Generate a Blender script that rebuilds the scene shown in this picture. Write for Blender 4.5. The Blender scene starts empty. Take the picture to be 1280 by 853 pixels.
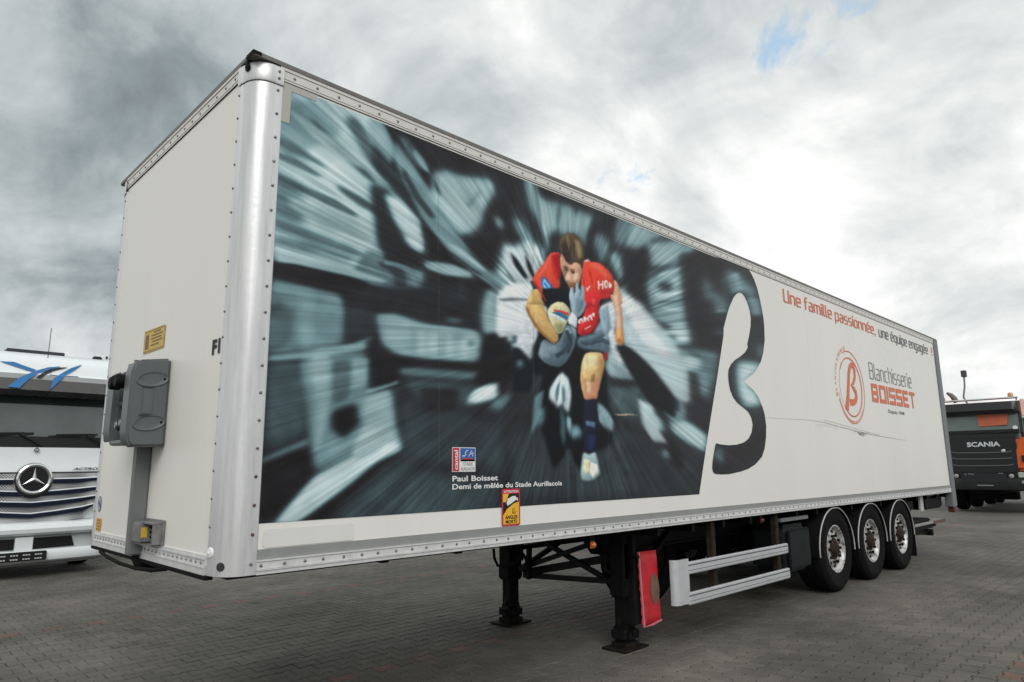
import bpy, bmesh, math, random
import numpy as np
from mathutils import Vector, Matrix
C = bpy.context.scene.collection
sc = bpy.context.scene
R = math.radians
random.seed(5)
PI = math.pi

# ---------------------------------------------------------------- camera
F_PX, YAW, PIT, ROLL = 853.22, 0.7943, 0.1823, -0.0098
CAMP = Vector((-1.4604, -3.5937, 1.6145))
FWD = Vector((math.cos(YAW) * math.cos(PIT), math.sin(YAW) * math.cos(PIT), math.sin(PIT)))
_r = Vector((math.sin(YAW), -math.cos(YAW), 0)); _u = _r.cross(FWD)
RGT = _r * math.cos(ROLL) + _u * math.sin(ROLL)
UPV = -_r * math.sin(ROLL) + _u * math.cos(ROLL)
cam = bpy.data.objects.new('camera', bpy.data.cameras.new('camera'))
C.objects.link(cam)
cam.data.sensor_width = 36; cam.data.lens = F_PX / 1280 * 36
cam.data.clip_start = 0.05; cam.data.clip_end = 6000
cam.matrix_world = Matrix(((RGT.x, UPV.x, -FWD.x, CAMP.x), (RGT.y, UPV.y, -FWD.y, CAMP.y),
                           (RGT.z, UPV.z, -FWD.z, CAMP.z), (0, 0, 0, 1)))
sc.camera = cam
def ray(px, py): return (FWD + RGT * ((px - 640) / F_PX) - UPV * ((py - 426.5) / F_PX))
def on(px, py, axis, val):                      # survey helper: photo point -> point on a plane of the place
    d = ray(px, py); return CAMP + d * ((val - CAMP[axis]) / d[axis])
def proj(P):
    d = Vector(P) - CAMP; z = d.dot(FWD)
    return 640 + F_PX * d.dot(RGT) / z, 426.5 - F_PX * d.dot(UPV) / z, z

# ---------------------------------------------------------------- sun, sky, exposure
sc.view_settings.view_transform = 'Standard'; sc.view_settings.look = 'None'
sc.view_settings.gamma = 1.0; sc.view_settings.exposure = 0.32
SUN_EL, SUN_AZ = R(40), R(234)                  # azimuth counted from +X towards +Y
sd = Vector((math.cos(SUN_EL) * math.cos(SUN_AZ), math.cos(SUN_EL) * math.sin(SUN_AZ), math.sin(SUN_EL)))
sun = bpy.data.objects.new('sun', bpy.data.lights.new('sun', 'SUN')); C.objects.link(sun)
sun.data.energy = 1.15; sun.data.angle = R(35); sun.data.color = (1, .97, .92)
sun.rotation_euler = sd.to_track_quat('Z', 'Y').to_euler()

world = bpy.data.worlds.new('World'); sc.world = world; world.use_nodes = True
nt = world.node_tree; nt.nodes.clear()
N = lambda t: nt.nodes.new(t)
def L(a, b): nt.links.new(a, b)
def math_n(op, a=None, b=None, c=None, clamp=False):
    n = N('ShaderNodeMath'); n.operation = op; n.use_clamp = clamp
    for i, v in enumerate((a, b, c)):
        if v is None: continue
        if isinstance(v, (int, float)): n.inputs[i].default_value = v
        else: L(v, n.inputs[i])
    return n.outputs[0]
out = N('ShaderNodeOutputWorld'); bg = N('ShaderNodeBackground')
tc = N('ShaderNodeTexCoord'); nrm = N('ShaderNodeVectorMath'); nrm.operation = 'NORMALIZE'
L(tc.outputs['Generated'], nrm.inputs[0]); D = nrm.outputs[0]
sep = N('ShaderNodeSeparateXYZ'); L(D, sep.inputs[0])
sky = N('ShaderNodeTexSky'); sky.sky_type = 'NISHITA'; sky.sun_disc = False
sky.sun_elevation = SUN_EL; sky.sun_rotation = PI / 2 - SUN_AZ; sky.air_density = 1; sky.dust_density = 1.5
skys = N('ShaderNodeVectorMath'); skys.operation = 'SCALE'; L(sky.outputs[0], skys.inputs[0]); skys.inputs['Scale'].default_value = 0.11
# cloud deck: the view direction laid on a flat layer, so clouds shrink towards the horizon
h = math_n('ADD', math_n('MAXIMUM', sep.outputs[2], 0.0), 0.48)
cx_ = math_n('DIVIDE', sep.outputs[0], h); cy_ = math_n('DIVIDE', sep.outputs[1], h)
cmb = N('ShaderNodeCombineXYZ'); L(cx_, cmb.inputs[0]); L(cy_, cmb.inputs[1])
def noise(scale, detail, rough, w, dist=0.0):
    n = N('ShaderNodeTexNoise'); n.noise_dimensions = '4D'; L(cmb.outputs[0], n.inputs['Vector'])
    n.inputs['W'].default_value = w; n.inputs['Scale'].default_value = scale; n.inputs['Detail'].default_value = detail
    n.inputs['Roughness'].default_value = rough; n.inputs['Distortion'].default_value = dist
    return n.outputs['Fac']
n1 = noise(2.0, 10, .60, 3.4, .5); n2 = noise(4.6, 9, .60, 7.7, .7); n3 = noise(9.0, 9, .66, 12.3, .9)
def lobe(px, py, w, amp):                       # a broad cloud mass of its own brightness
    d = ray(px, py).normalized()
    dt = N('ShaderNodeVectorMath'); dt.operation = 'DOT_PRODUCT'; L(D, dt.inputs[0]); dt.inputs[1].default_value = d
    q = math_n('DIVIDE', math_n('SUBTRACT', 1.0, dt.outputs['Value']), w * w / 2)
    return math_n('MULTIPLY', math_n('POWER', 2.718, math_n('MULTIPLY', q, -1.0)), amp)
LOBES = [(60, 250, .38, -.24), (150, 330, .22, -.12), (10, 20, .30, .10), (50, 400, .13, .34), (100, 350, .12, -.22), (190, 110, .2, -.12), (250, 60, .25, -.05), (10, 60, .12, .08),
         (750, 200, .13, .22), (985, 205, .10, .18), (700, 60, .35, .03), (1000, 150, .55, .09), (560, 130, .3, .03),
         (1130, 400, .25, .10), (1170, 300, .16, -.16), (1090, 130, .13, -.14), (870, 250, .10, -.13), (900, 60, .14, -.05),
         (1040, 320, .10, .12), (720, 90, .15, -.04), (1230, 440, .14, .10)]
tot = None
for l in LOBES:
    v = lobe(*l); tot = v if tot is None else math_n('ADD', tot, v)
br = math_n('ADD', math_n('MULTIPLY', math_n('SUBTRACT', n1, .5), 1.3), .64)
br = math_n('ADD', br, math_n('MULTIPLY', math_n('SUBTRACT', n2, .5), .75))
br = math_n('ADD', br, tot)
ramp = N('ShaderNodeValToRGB'); L(br, ramp.inputs[0])
cr = ramp.color_ramp; cr.elements[0].position = 0.0; cr.elements[0].color = (.118, .140, .148, 1)
cr.elements[1].position = 1.0; cr.elements[1].color = (.98, .98, .97, 1)
for p, c in ((.25, (.24, .28, .295)), (.5, (.45, .49, .50)), (.72, (.67, .685, .68)), (.86, (.82, .825, .815))):
    e = cr.elements.new(p); e.color = (*c, 1)
# thin gaps where the blue shows
gap = math_n('ADD', math_n('ADD', lobe(995, 34, .07, .28), lobe(962, 72, .05, .30)), math_n('ADD', lobe(782, 236, .055, .38), lobe(948, 145, .03, .25)))
gap = math_n('ADD', gap, lobe(1060, 0, .06, .14))
gap = math_n('MULTIPLY', math_n('SUBTRACT', math_n('ADD', gap, math_n('MULTIPLY', math_n('SUBTRACT', n3, .5), 1.6)), .36), 4.5, clamp=True)
gap = math_n('MULTIPLY', gap, .75)
mix = N('ShaderNodeMix'); mix.data_type = 'RGBA'; L(gap, mix.inputs['Factor']); L(ramp.outputs[0], mix.inputs['A'])
skyb = N('ShaderNodeMix'); skyb.data_type = 'RGBA'; skyb.inputs['Factor'].default_value = .55
L(skys.outputs[0], skyb.inputs['A']); skyb.inputs['B'].default_value = (.42, .68, .90, 1)
L(skyb.outputs['Result'], mix.inputs['B'])
L(mix.outputs['Result'], bg.inputs[0]); bg.inputs[1].default_value = 1.0; L(bg.outputs[0], out.inputs[0])
world.cycles.sampling_method = 'AUTOMATIC'

# ---------------------------------------------------------------- materials
def s2l(c):
    return tuple(((v / 255) / 12.92 if v / 255 <= .04045 else ((v / 255 + .055) / 1.055) ** 2.4) for v in c)
MATS = {}
def mat(name, col, rough=.5, metal=0., var=.08, vscale=6., bump=0., bscale=120., spec=.5, coat=0., dirt=None, streak=False, emit=None, trans=0.):
    if name in MATS: return MATS[name]
    m = bpy.data.materials.new(name); m.use_nodes = True; MATS[name] = m
    t = m.node_tree; b = t.nodes['Principled BSDF']; A = t.nodes.new
    tcn = A('ShaderNodeTexCoord')
    mp = A('ShaderNodeMapping'); t.links.new(tcn.outputs['Object'], mp.inputs[0])
    if streak: mp.inputs['Scale'].default_value = (1, 1, .07)
    n = A('ShaderNodeTexNoise'); n.inputs['Scale'].default_value = vscale; n.inputs['Detail'].default_value = 7
    n.inputs['Roughness'].default_value = .6
    t.links.new(mp.outputs[0], n.inputs['Vector'])
    cr = A('ShaderNodeValToRGB'); t.links.new(n.outputs['Fac'], cr.inputs[0])
    cr.color_ramp.elements[0].position = .3; cr.color_ramp.elements[1].position = .7
    cr.color_ramp.elements[0].color = (*[max(0, c * (1 - var)) for c in col], 1)
    cr.color_ramp.elements[1].color = (*[min(1, c * (1 + var)) for c in col], 1)
    src = cr.outputs[0]
    if dirt:                                    # (colour, amount, scale, threshold)
        dc, da, ds, dth = dirt
        n2 = A('ShaderNodeTexNoise'); n2.inputs['Scale'].default_value = ds; n2.inputs['Detail'].default_value = 10
        n2.inputs['Roughness'].default_value = .68
        t.links.new(mp.outputs[0] if streak else tcn.outputs['Object'], n2.inputs['Vector'])
        mr = A('ShaderNodeMapRange'); mr.inputs['From Min'].default_value = dth; mr.inputs['From Max'].default_value = dth + .18
        mr.inputs['To Max'].default_value = da; t.links.new(n2.outputs['Fac'], mr.inputs['Value'])
        mx = A('ShaderNodeMix'); mx.data_type = 'RGBA'; t.links.new(mr.outputs[0], mx.inputs['Factor'])
        t.links.new(src, mx.inputs['A']); mx.inputs['B'].default_value = (*dc, 1); src = mx.outputs['Result']
    t.links.new(src, b.inputs['Base Color'])
    rr = A('ShaderNodeMapRange'); t.links.new(n.outputs['Fac'], rr.inputs['Value'])
    rr.inputs['To Min'].default_value = max(.02, rough - .1); rr.inputs['To Max'].default_value = min(1, rough + .1)
    t.links.new(rr.outputs[0], b.inputs['Roughness'])
    b.inputs['Metallic'].default_value = metal
    if spec == .5 and max(col) < .1 and rough > .35 and not coat: spec = .12      # grimy, light-swallowing surfaces
    b.inputs['Specular IOR Level'].default_value = spec
    b.inputs['Coat Weight'].default_value = coat; b.inputs['Coat Roughness'].default_value = .06
    b.inputs['Transmission Weight'].default_value = trans
    if emit:
        b.inputs['Emission Color'].default_value = (*emit[0], 1); b.inputs['Emission Strength'].default_value = emit[1]
    if bump:
        n3 = A('ShaderNodeTexNoise'); n3.inputs['Scale'].default_value = bscale; n3.inputs['Detail'].default_value = 4
        t.links.new(tcn.outputs['Object'], n3.inputs['Vector'])
        bp = A('ShaderNodeBump'); bp.inputs['Strength'].default_value = bump; bp.inputs['Distance'].default_value = .002
        t.links.new(n3.outputs['Fac'], bp.inputs['Height']); t.links.new(bp.outputs[0], b.inputs['Normal'])
    return m
CREAM = mat('cream panel', (.82, .80, .75), .42, var=.02, vscale=1.3, spec=.4, dirt=((.56, .53, .46), .16, 5, .57), streak=True)
SIDEW = mat('white side panel', (.82, .80, .765), .36, var=.03, vscale=.9, spec=.4, dirt=((.5, .47, .40), .15, 4, .58), streak=True)
ALU = mat('weathered aluminium', (.70, .70, .71), .40, metal=.50, var=.20, vscale=16, streak=True, bump=.4, bscale=26, dirt=((.33, .33, .36), .6, 8, .55))
ALUR = mat('aluminium rail', (.72, .72, .72), .45, metal=.25, var=.10, vscale=14, bump=.1, dirt=((.26, .26, .26), .45, 12, .58))
RAILW = mat('pale painted rail', (.70, .68, .65), .45, var=.06, vscale=10, dirt=((.28, .26, .24), .5, 10, .62))
STRIPG = mat('grey strip', (.27, .275, .27), .6, var=.06, vscale=12)
DARKG = mat('dark roof edge', (.17, .162, .15), .6, var=.2, vscale=18, dirt=((.2, .19, .18), .4, 14, .6))
BLACKP = mat('black chassis paint', (.006, .006, .0062), .6, var=.3, vscale=9, bump=.2, spec=.12, dirt=((.022, .019, .016), .4, 7, .58))
BLACKR = mat('black rubber', (.0075, .0075, .008), .8, var=.3, vscale=20, bump=.3, bscale=150, spec=.10, dirt=((.020, .018, .016), .35, 8, .6))
BLACKG = mat('black gloss plastic', (.012, .012, .014), .25, var=.2)
RUST = mat('rusty steel', (.034, .024, .016), .85, var=.5, vscale=18, bump=.5, dirt=((.012, .011, .010), .85, 11, .46))
FOOTM = mat('dark rusty plate', (.014, .011, .009), .8, var=.5, vscale=18, bump=.4)
RIMM = mat('worn silver rim', (.56, .55, .55), .45, metal=.45, var=.3, vscale=30, bump=.3, dirt=((.035, .024, .017), .97, 13, .47))
HUBM = mat('rusty hub', (.045, .028, .020), .75, var=.6, vscale=28, dirt=((.006, .006, .006), .9, 20, .46))
RIVM = mat('rivet steel', (.22, .215, .21), .4, metal=.5, var=.3, vscale=40)
RIVB = mat('brown rivet', (.10, .06, .05), .6, var=.3)
SEAM = mat('sealant line', (.04, .038, .035), .8)
GREYB = mat('grey housing plastic', (.105, .118, .124), .42, var=.05, vscale=5, bump=.15, bscale=300)
GREYC = mat('grey conduit', (.15, .16, .162), .5, var=.06, vscale=4)
GUARD = mat('brushed guard aluminium', (.68, .69, .72), .36, metal=.45, var=.05, vscale=16, dirt=((.38, .38, .4), .4, 8, .62))
GROOV = mat('guard groove', (.09, .09, .10), .6)
REDP = mat('faded red plastic', (.47, .012, .022), .5, var=.18, vscale=7, bump=.2, bscale=30, dirt=((.58, .10, .14), .5, 5, .55))
REDW = mat('worn red edge', (.55, .16, .20), .6, var=.2, vscale=20)
BROWNW = mat('worn window patch', (.15, .085, .06), .5, var=.3, vscale=14)
AMBER = mat('amber lens', (.55, .13, .02), .2, var=.15, vscale=30, coat=.6)
REDL = mat('red lens', (.11, .014, .010), .25, var=.2, coat=.5)
WHITEP = mat('white print', (.80, .80, .80), .45, var=.02)
ORANGE = mat('orange print', (.72, .16, .055), .45, var=.05)
GREYT = mat('grey print', (.14, .145, .15), .45, var=.05)
GREYT2 = mat('light grey print', (.22, .23, .24), .45, var=.05)
BLACKT = mat('black print', (.02, .02, .022), .45, var=.05)
YELLOW = mat('yellow sticker', (.70, .45, .05), .5, var=.08, vscale=20)
YELLOW2 = mat('faded yellow sticker', (.62, .42, .10), .55, var=.1, vscale=30)
ORST = mat('orange sticker', (.68, .33, .05), .5, var=.1)
REDT = mat('red print', (.55, .03, .05), .45, var=.05)
BLUET = mat('blue print', (.03, .12, .40), .45, var=.08)
TAPE = mat('grey tape', (.46, .455, .42), .6, var=.05)
STICKW = mat('white sticker film', (.76, .75, .72), .3, var=.02)
FLOORU = mat('underside boards', (.016, .015, .014), .8, var=.3)
# ---------------------------------------------------------------- helpers
class MB:
    def __init__(s): s.v = []; s.f = []; s.mi = []; s.sm = []
    def add(s, vs, fs, mi=0, smooth=False):
        o = len(s.v); s.v += [tuple(v) for v in vs]
        for f in fs: s.f.append([o + i for i in f]); s.mi.append(mi); s.sm.append(smooth)
    def box(s, x0, x1, y0, y1, z0, z1, mi=0):
        v = [(x, y, z) for z in (z0, z1) for y in (y0, y1) for x in (x0, x1)]
        s.add(v, [(0, 2, 3, 1), (4, 5, 7, 6), (0, 1, 5, 4), (2, 6, 7, 3), (0, 4, 6, 2), (1, 3, 7, 5)], mi)
    def rbox(s, x0, x1, y0, y1, z0, z1, b=.01, mi=0, ax=None):      # chamfered box
        bm = bmesh.new(); bmesh.ops.create_cube(bm, size=1)
        for v in bm.verts: v.co = Vector(((x0 + x1) / 2 + v.co.x * (x1 - x0), (y0 + y1) / 2 + v.co.y * (y1 - y0), (z0 + z1) / 2 + v.co.z * (z1 - z0)))
        ed = [e for e in bm.edges if ax is None or abs((e.verts[0].co - e.verts[1].co).normalized()[ax]) > .9]
        bmesh.ops.bevel(bm, geom=ed, offset=b, segments=3, affect='EDGES')
        bm.verts.index_update()
        s.add([v.co for v in bm.verts], [[v.index for v in f.verts] for f in bm.faces], mi, True); bm.free()
    def bar(s, a, b, w, h, mi=0, up=(0, 0, 1)):                       # straight bar from a to b
        a = Vector(a); b = Vector(b); d = (b - a).normalized(); u = Vector(up)
        if abs(d.dot(u)) > .95: u = Vector((1, 0, 0))
        r = d.cross(u).normalized(); u = r.cross(d)
        v = []
        for p in (a, b):
            for i, j in ((-1, -1), (1, -1), (1, 1), (-1, 1)): v.append(p + r * (i * w / 2) + u * (j * h / 2))
        s.add(v, [(0, 1, 2, 3), (7, 6, 5, 4), (0, 4, 5, 1), (1, 5, 6, 2), (2, 6, 7, 3), (3, 7, 4, 0)], mi)
    def tube(s, pts, r, n=8, mi=0, cap=True):
        pts = [Vector(p) for p in pts]; rings = []; prev = None
        for i, p in enumerate(pts):
            d = (pts[min(i + 1, len(pts) - 1)] - pts[max(i - 1, 0)]).normalized()
            u = Vector((0, 0, 1)) if abs(d.z) < .9 else Vector((1, 0, 0))
            if prev is not None: u = prev
            a = d.cross(u).normalized(); b = a.cross(d).normalized(); prev = b
            rr = r[i] if isinstance(r, (list, tuple)) else r
            rings.append([p + a * (math.cos(t * 2 * PI / n) * rr) + b * (math.sin(t * 2 * PI / n) * rr) for t in range(n)])
        v = [q for g in rings for q in g]; f = []
        for i in range(len(pts) - 1):
            for t in range(n): f.append((i * n + t, i * n + (t + 1) % n, (i + 1) * n + (t + 1) % n, (i + 1) * n + t))
        s.add(v, f, mi, True)
        if cap: s.add(rings[0], [tuple(range(n))[::-1]], mi); s.add(rings[-1], [tuple(range(n))], mi)
    def cyl(s, a, b, r, n=16, mi=0): s.tube([a, b], r, n, mi)
    def lathe(s, prof, org, ax='y', n=48, mi=0, sign=1):              # prof = (radius, offset along the axis)
        v = []; f = []; m = len(prof)
        for t in range(n):
            c, d = math.cos(2 * PI * t / n), math.sin(2 * PI * t / n)
            for r, o in prof:
                if ax == 'y': v.append((org[0] + r * c, org[1] + sign * o, org[2] + r * d))
                elif ax == 'x': v.append((org[0] + sign * o, org[1] + r * c, org[2] + r * d))
                else: v.append((org[0] + r * c, org[1] + r * d, org[2] + sign * o))
        for t in range(n):
            for k in range(m - 1): f.append((t * m + k, ((t + 1) % n) * m + k, ((t + 1) % n) * m + k + 1, t * m + k + 1))
        s.add(v, f, mi, True)
    def prism(s, poly, d, mi=0):                                      # poly = 3-D points of one face, extruded by vector d
        poly = [Vector(p) for p in poly]; d = Vector(d); n = len(poly)
        s.add(poly + [p + d for p in poly], [tuple(range(n))[::-1], tuple(range(n, 2 * n))] + [(i, (i + 1) % n, n + (i + 1) % n, n + i) for i in range(n)], mi)
    def dome(s, c, nrm, r, hgt, n=8, mi=0):                           # rivet head
        c = Vector(c); w = Vector(nrm).normalized(); u = w.orthogonal().normalized(); q = w.cross(u)
        v = []
        for k, (rr, hh) in enumerate(((1, 0), (.82, .62), (.4, .95))):
            for t in range(n): v.append(c + (u * math.cos(2 * PI * t / n) + q * math.sin(2 * PI * t / n)) * (r * rr) + w * (hgt * hh))
        f = [(k * n + t, k * n + (t + 1) % n, (k + 1) * n + (t + 1) % n, (k + 1) * n + t) for k in range(2) for t in range(n)]
        f.append(tuple(range(2 * n, 3 * n)))
        s.add(v, f, mi, True)
    def build(s, name, mats, parent=None, bevel=0., seg=1, ang=40, origin=None, sharp=35):
        me = bpy.data.meshes.new(name)
        off = Vector(origin) if origin is not None else (Vector(parent['_o']) if parent is not None and '_o' in parent else Vector((0, 0, 0)))
        me.from_pydata([tuple(Vector(v) - off) for v in s.v], [], s.f)
        me.polygons.foreach_set('material_index', s.mi); me.polygons.foreach_set('use_smooth', [True] * len(s.f))
        me.validate(); bm = bmesh.new(); bm.from_mesh(me)
        bmesh.ops.recalc_face_normals(bm, faces=bm.faces)
        if bevel:
            ed = [e for e in bm.edges if len(e.link_faces) == 2 and e.calc_face_angle(0) > R(ang)]
            bmesh.ops.bevel(bm, geom=ed, offset=bevel, segments=seg, affect='EDGES')
        for e in bm.edges:
            if len(e.link_faces) == 2: e.smooth = e.calc_face_angle(0) < R(sharp)
        for f in bm.faces: f.smooth = True
        bm.to_mesh(me); bm.free()
        for m in (mats if isinstance(mats, (list, tuple)) else [mats]): me.materials.append(m)
        o = bpy.data.objects.new(name, me); C.objects.link(o)
        if parent is not None:
            o.parent = parent
            if '_o' in parent: o['_o'] = list(parent['_o'])
        elif origin is not None: o.location = off
        return o
def thing(name, loc, label, cat, rz=0, group=None, local=False):
    o = bpy.data.objects.new(name, None); C.objects.link(o); o.location = loc; o.rotation_euler = (0, 0, rz)
    o['label'] = label; o['category'] = cat
    if group: o['group'] = group
    if not local: o['_o'] = list(loc)
    return o
def again(o, dx=0, dy=0, dz=0):                  # the same part once more, with its sub-parts
    c = o.copy(); C.objects.link(c); c.location = Vector(o.location) + Vector((dx, dy, dz))
    for k in list(o.children):
        q = k.copy(); C.objects.link(q); q.parent = c
    return c
def clean():
    for o in bpy.data.objects:
        if '_o' in o: del o['_o']

DG = bpy.context.evaluated_depsgraph_get
_tc = {}
def glyph_mesh(s, bold=0., res=3, spacing=1., shear=0.):
    k = (s, bold, spacing, shear)
    if k in _tc: return _tc[k]
    cu = bpy.data.curves.new('lettering', 'FONT'); cu.body = s; cu.size = 1; cu.offset = bold; cu.resolution_u = res
    cu.space_character = spacing; cu.shear = shear
    ob = bpy.data.objects.new('lettering', cu); C.objects.link(ob)
    bpy.context.view_layer.update()
    me = bpy.data.meshes.new_from_object(ob.evaluated_get(DG()))
    v = np.array([x.co[:2] for x in me.vertices]); f = [list(p.vertices) for p in me.polygons]
    bpy.data.objects.remove(ob); bpy.data.curves.remove(cu); bpy.data.meshes.remove(me)
    _tc[k] = (v, f); return _tc[k]
def lettering(name, s, m, parent, P, U, V, width, cap=None, bold=0., spacing=1., shear=0., ref='U', mb=None, mi=0):
    """text whose left end of the baseline is P; U, V unit vectors of the surface; cap = height of a capital; one part per word"""
    v, f = glyph_mesh(s, bold, 3, spacing, shear); rv, _ = glyph_mesh(ref, bold)
    sy = cap / (rv[:, 1].max() - rv[:, 1].min()) if cap else None
    sx = width / (v[:, 0].max() - v[:, 0].min())
    if sy is None: sy = sx
    P = Vector(P); U = Vector(U); V = Vector(V); x0 = v[:, 0].min()
    co = [P + U * ((a - x0) * sx) + V * (b * sy) for a, b in v]
    if mb is not None: mb.add(co, f, mi); return
    words = s.split(' '); ends = []
    for k in range(1, len(words)): ends.append(glyph_mesh(' '.join(words[:k]), bold, 3, spacing, shear)[0][:, 0].max() + .06)
    o = None
    for k in range(len(words)):
        lo = ends[k - 1] if k else -1e9; hi = ends[k] if k < len(words) - 1 else 1e9
        fs = [q for q in f if lo <= v[q[0], 0] < hi]
        if not fs: continue
        ids = sorted({i for q in fs for i in q}); mp = {i: n for n, i in enumerate(ids)}
        b = MB(); b.add([co[i] for i in ids], [[mp[i] for i in q] for q in fs]); o = b.build(name, m, parent)
    return o
# squared sign-writer's letters, drawn as strokes (x height 1, capital 1.42, width .7)
SQ = {'U': (.78, [[(0, 1.42), (0, .12), (.12, 0), (.78, 0)], [(.78, 0), (.78, 1.42)]]),
 'n': (.66, [[(0, 0), (0, 1)], [(0, 1), (.54, 1), (.66, .88), (.66, 0)]]), 'u': (.66, [[(0, 1), (0, .12), (.12, 0), (.66, 0)], [(.66, 0), (.66, 1)]]),
 'e': (.66, [[(0, .5), (.66, .5), (.66, .88), (.54, 1), (.12, 1), (0, .88), (0, .12), (.12, 0), (.62, 0)]]),
 'f': (.42, [[(.1, 0), (.1, 1.28), (.22, 1.42), (.48, 1.42)], [(-.06, .95), (.42, .95)]]),
 'a': (.62, [[(.06, 1), (.5, 1), (.62, .88), (.62, 0)], [(.62, 0), (.12, 0), (0, .12), (0, .42), (.12, .54), (.62, .54)]]),
 'm': (1.1, [[(0, 0), (0, 1)], [(0, 1), (.98, 1), (1.1, .88), (1.1, 0)], [(.55, 0), (.55, 1)]]),
 'i': (0, [[(0, 0), (0, 1)], [(0, 1.22), (0, 1.4)]]), 'l': (.12, [[(0, 1.42), (0, .12), (.12, 0), (.2, 0)]]),
 'p': (.66, [[(0, -.4), (0, 1)], [(0, 1), (.54, 1), (.66, .88), (.66, .12), (.54, 0), (0, 0)]]),
 'q': (.66, [[(.66, -.4), (.66, 1)], [(.66, 1), (.12, 1), (0, .88), (0, .12), (.12, 0), (.66, 0)]]),
 'g': (.66, [[(.66, 1), (.12, 1), (0, .88), (0, .12), (.12, 0), (.66, 0)], [(.66, 1), (.66, -.3), (.54, -.4), (.06, -.4)]]),
 's': (.6, [[(.58, 1), (.12, 1), (0, .88), (0, .6), (.1, .5), (.5, .5), (.6, .4), (.6, .12), (.48, 0), (.02, 0)]]),
 'o': (.66, [[(.12, 0), (0, .12), (0, .88), (.12, 1), (.54, 1), (.66, .88), (.66, .12), (.54, 0), (.1, 0)]]),
 'c': (.58, [[(.58, 1), (.12, 1), (0, .88), (0, .12), (.12, 0), (.58, 0)]]), 'h': (.66, [[(0, 0), (0, 1.42)], [(0, 1), (.54, 1), (.66, .88), (.66, 0)]]),
 'r': (.4, [[(0, 0), (0, 1)], [(0, 1), (.44, 1)]]), 'B': (.78, [[(0, 0), (0, 1.42)], [(0, 1.42), (.62, 1.42), (.74, 1.3), (.74, .84), (.64, .74), (0, .74)], [(.64, .74), (.78, .64), (.78, .12), (.66, 0), (0, 0)]]),
 ',': (.05, [[(.04, .08), (-.04, -.2)]]), '!': (0, [[(0, .3), (0, 1.42)], [(0, 0), (0, .12)]])}
SQ['é'] = (.66, SQ['e'][1] + [[(.25, 1.2), (.45, 1.42)]])
def squared(name, s, m, parent, P, U, V, width, cap, wt=.2, gap=.34):
    """one part per word"""
    x = 0; items = []; word = []
    for ch in s:
        if ch == ' ': items.append(word); word = []; x += .45; continue
        w, st = SQ[ch]; word.append((x, st)); x += w + gap
    items.append(word); tot = x - gap; k = width / tot; kz = cap / 1.42
    for word in items:
        b = MB()
        for x0, st in word:
            for pl in st:
                n = len(pl)
                for i in range(n - 1):          # each stroke a slab with square ends
                    (xa, za), (xb, zb) = pl[i], pl[i + 1]; d = math.hypot(xb - xa, zb - za); ex = wt / 2 * .8
                    ux, uz = (xb - xa) / d, (zb - za) / d
                    wv = wt * (.72 if abs(ux) > .8 else 1.)
                    q = [(xa - ux * ex * (i == 0 or True) * .6 - uz * wv / 2, za - uz * ex * .6 + ux * wv / 2), (xb + ux * ex * .6 - uz * wv / 2, zb + uz * ex * .6 + ux * wv / 2),
                         (xb + ux * ex * .6 + uz * wv / 2, zb + uz * ex * .6 - ux * wv / 2), (xa - ux * ex * .6 + uz * wv / 2, za - uz * ex * .6 - ux * wv / 2)]
                    flat(b, Vector(P) + Vector(U) * (x0 * k), U, V, [(a * k, c * kz) for a, c in q])
        # every slab a hair above the last, so that no two faces share a plane
        nrm = Vector(U).cross(Vector(V)); b.v = [tuple(Vector(p) + nrm * (.00012 * (i // 4 % 9))) for i, p in enumerate(b.v)]
        o = b.build(name, m, parent)
    return o
def flat(mb, P, U, V, pts, mi=0):                # a flat polygon on a surface, pts in its (u, v)
    P = Vector(P); U = Vector(U); V = Vector(V)
    mb.add([P + U * a + V * b for a, b in pts], [tuple(range(len(pts)))], mi)
def ribbon(mb, P, U, V, pts, w, mi=0, closed=False):
    P = Vector(P); U = Vector(U); V = Vector(V); n = len(pts); vs = []
    for i in range(n):
        a = pts[(i - 1) % n] if (i > 0 or closed) else pts[i]; b = pts[(i + 1) % n] if (i < n - 1 or closed) else pts[i]
        dx, dy = b[0] - a[0], b[1] - a[1]; l = math.hypot(dx, dy) or 1
        ww = w[i] if isinstance(w, (list, tuple)) else w
        for s_ in (-1, 1): vs.append(P + U * (pts[i][0] - s_ * dy / l * ww / 2) + V * (pts[i][1] + s_ * dx / l * ww / 2))
    fs = [(2 * i, 2 * ((i + 1) % n), 2 * ((i + 1) % n) + 1, 2 * i + 1) for i in range(n if closed else n - 1)]
    mb.add(vs, fs, mi)
def circ(r, n=32, cx=0, cy=0, a0=0, a1=2 * PI, ry=None):
    full = abs(a1 - a0 - 2 * PI) < 1e-6
    return [(cx + r * math.cos(a0 + (a1 - a0) * t / (n if full else n - 1)), cy + (ry or r) * math.sin(a0 + (a1 - a0) * t / (n if full else n - 1))) for t in range(n)]
# ---------------------------------------------------------------- the print on the side wall
# The print is painted as soft polygons in flat print coordinates (numpy), then carried
# to the wall by one homography and stored as the colour of the vinyl sheet's vertices.
PX0, PY0, PW, PH = 312, 76, 656, 592
BLK = {'A': (320, 90, 2.753), 'B': (320, 360, 2.75), 'C': (480, 300, 3.875), 'D': (540, 200, 5.33),
       'E': (780, 250, 4.737), 'F': (780, 420, 4.263), 'G': (640, 280, 2.509), 'H': (640, 370, 7.106),
       'I': (660, 470, 5.686), 'J': (620, 240, 2.2447), 'K': (640, 280, 8.53), 'L': (700, 280, 8.53),
       'P': (0, 0, 1.0)}

def pts_of(b, s):
    x0, y0, k = BLK[b]
    v = [float(t) for t in s.split()]
    return [(v[i] / k + x0, v[i + 1] / k + y0) for i in range(0, len(v), 2)]

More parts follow.
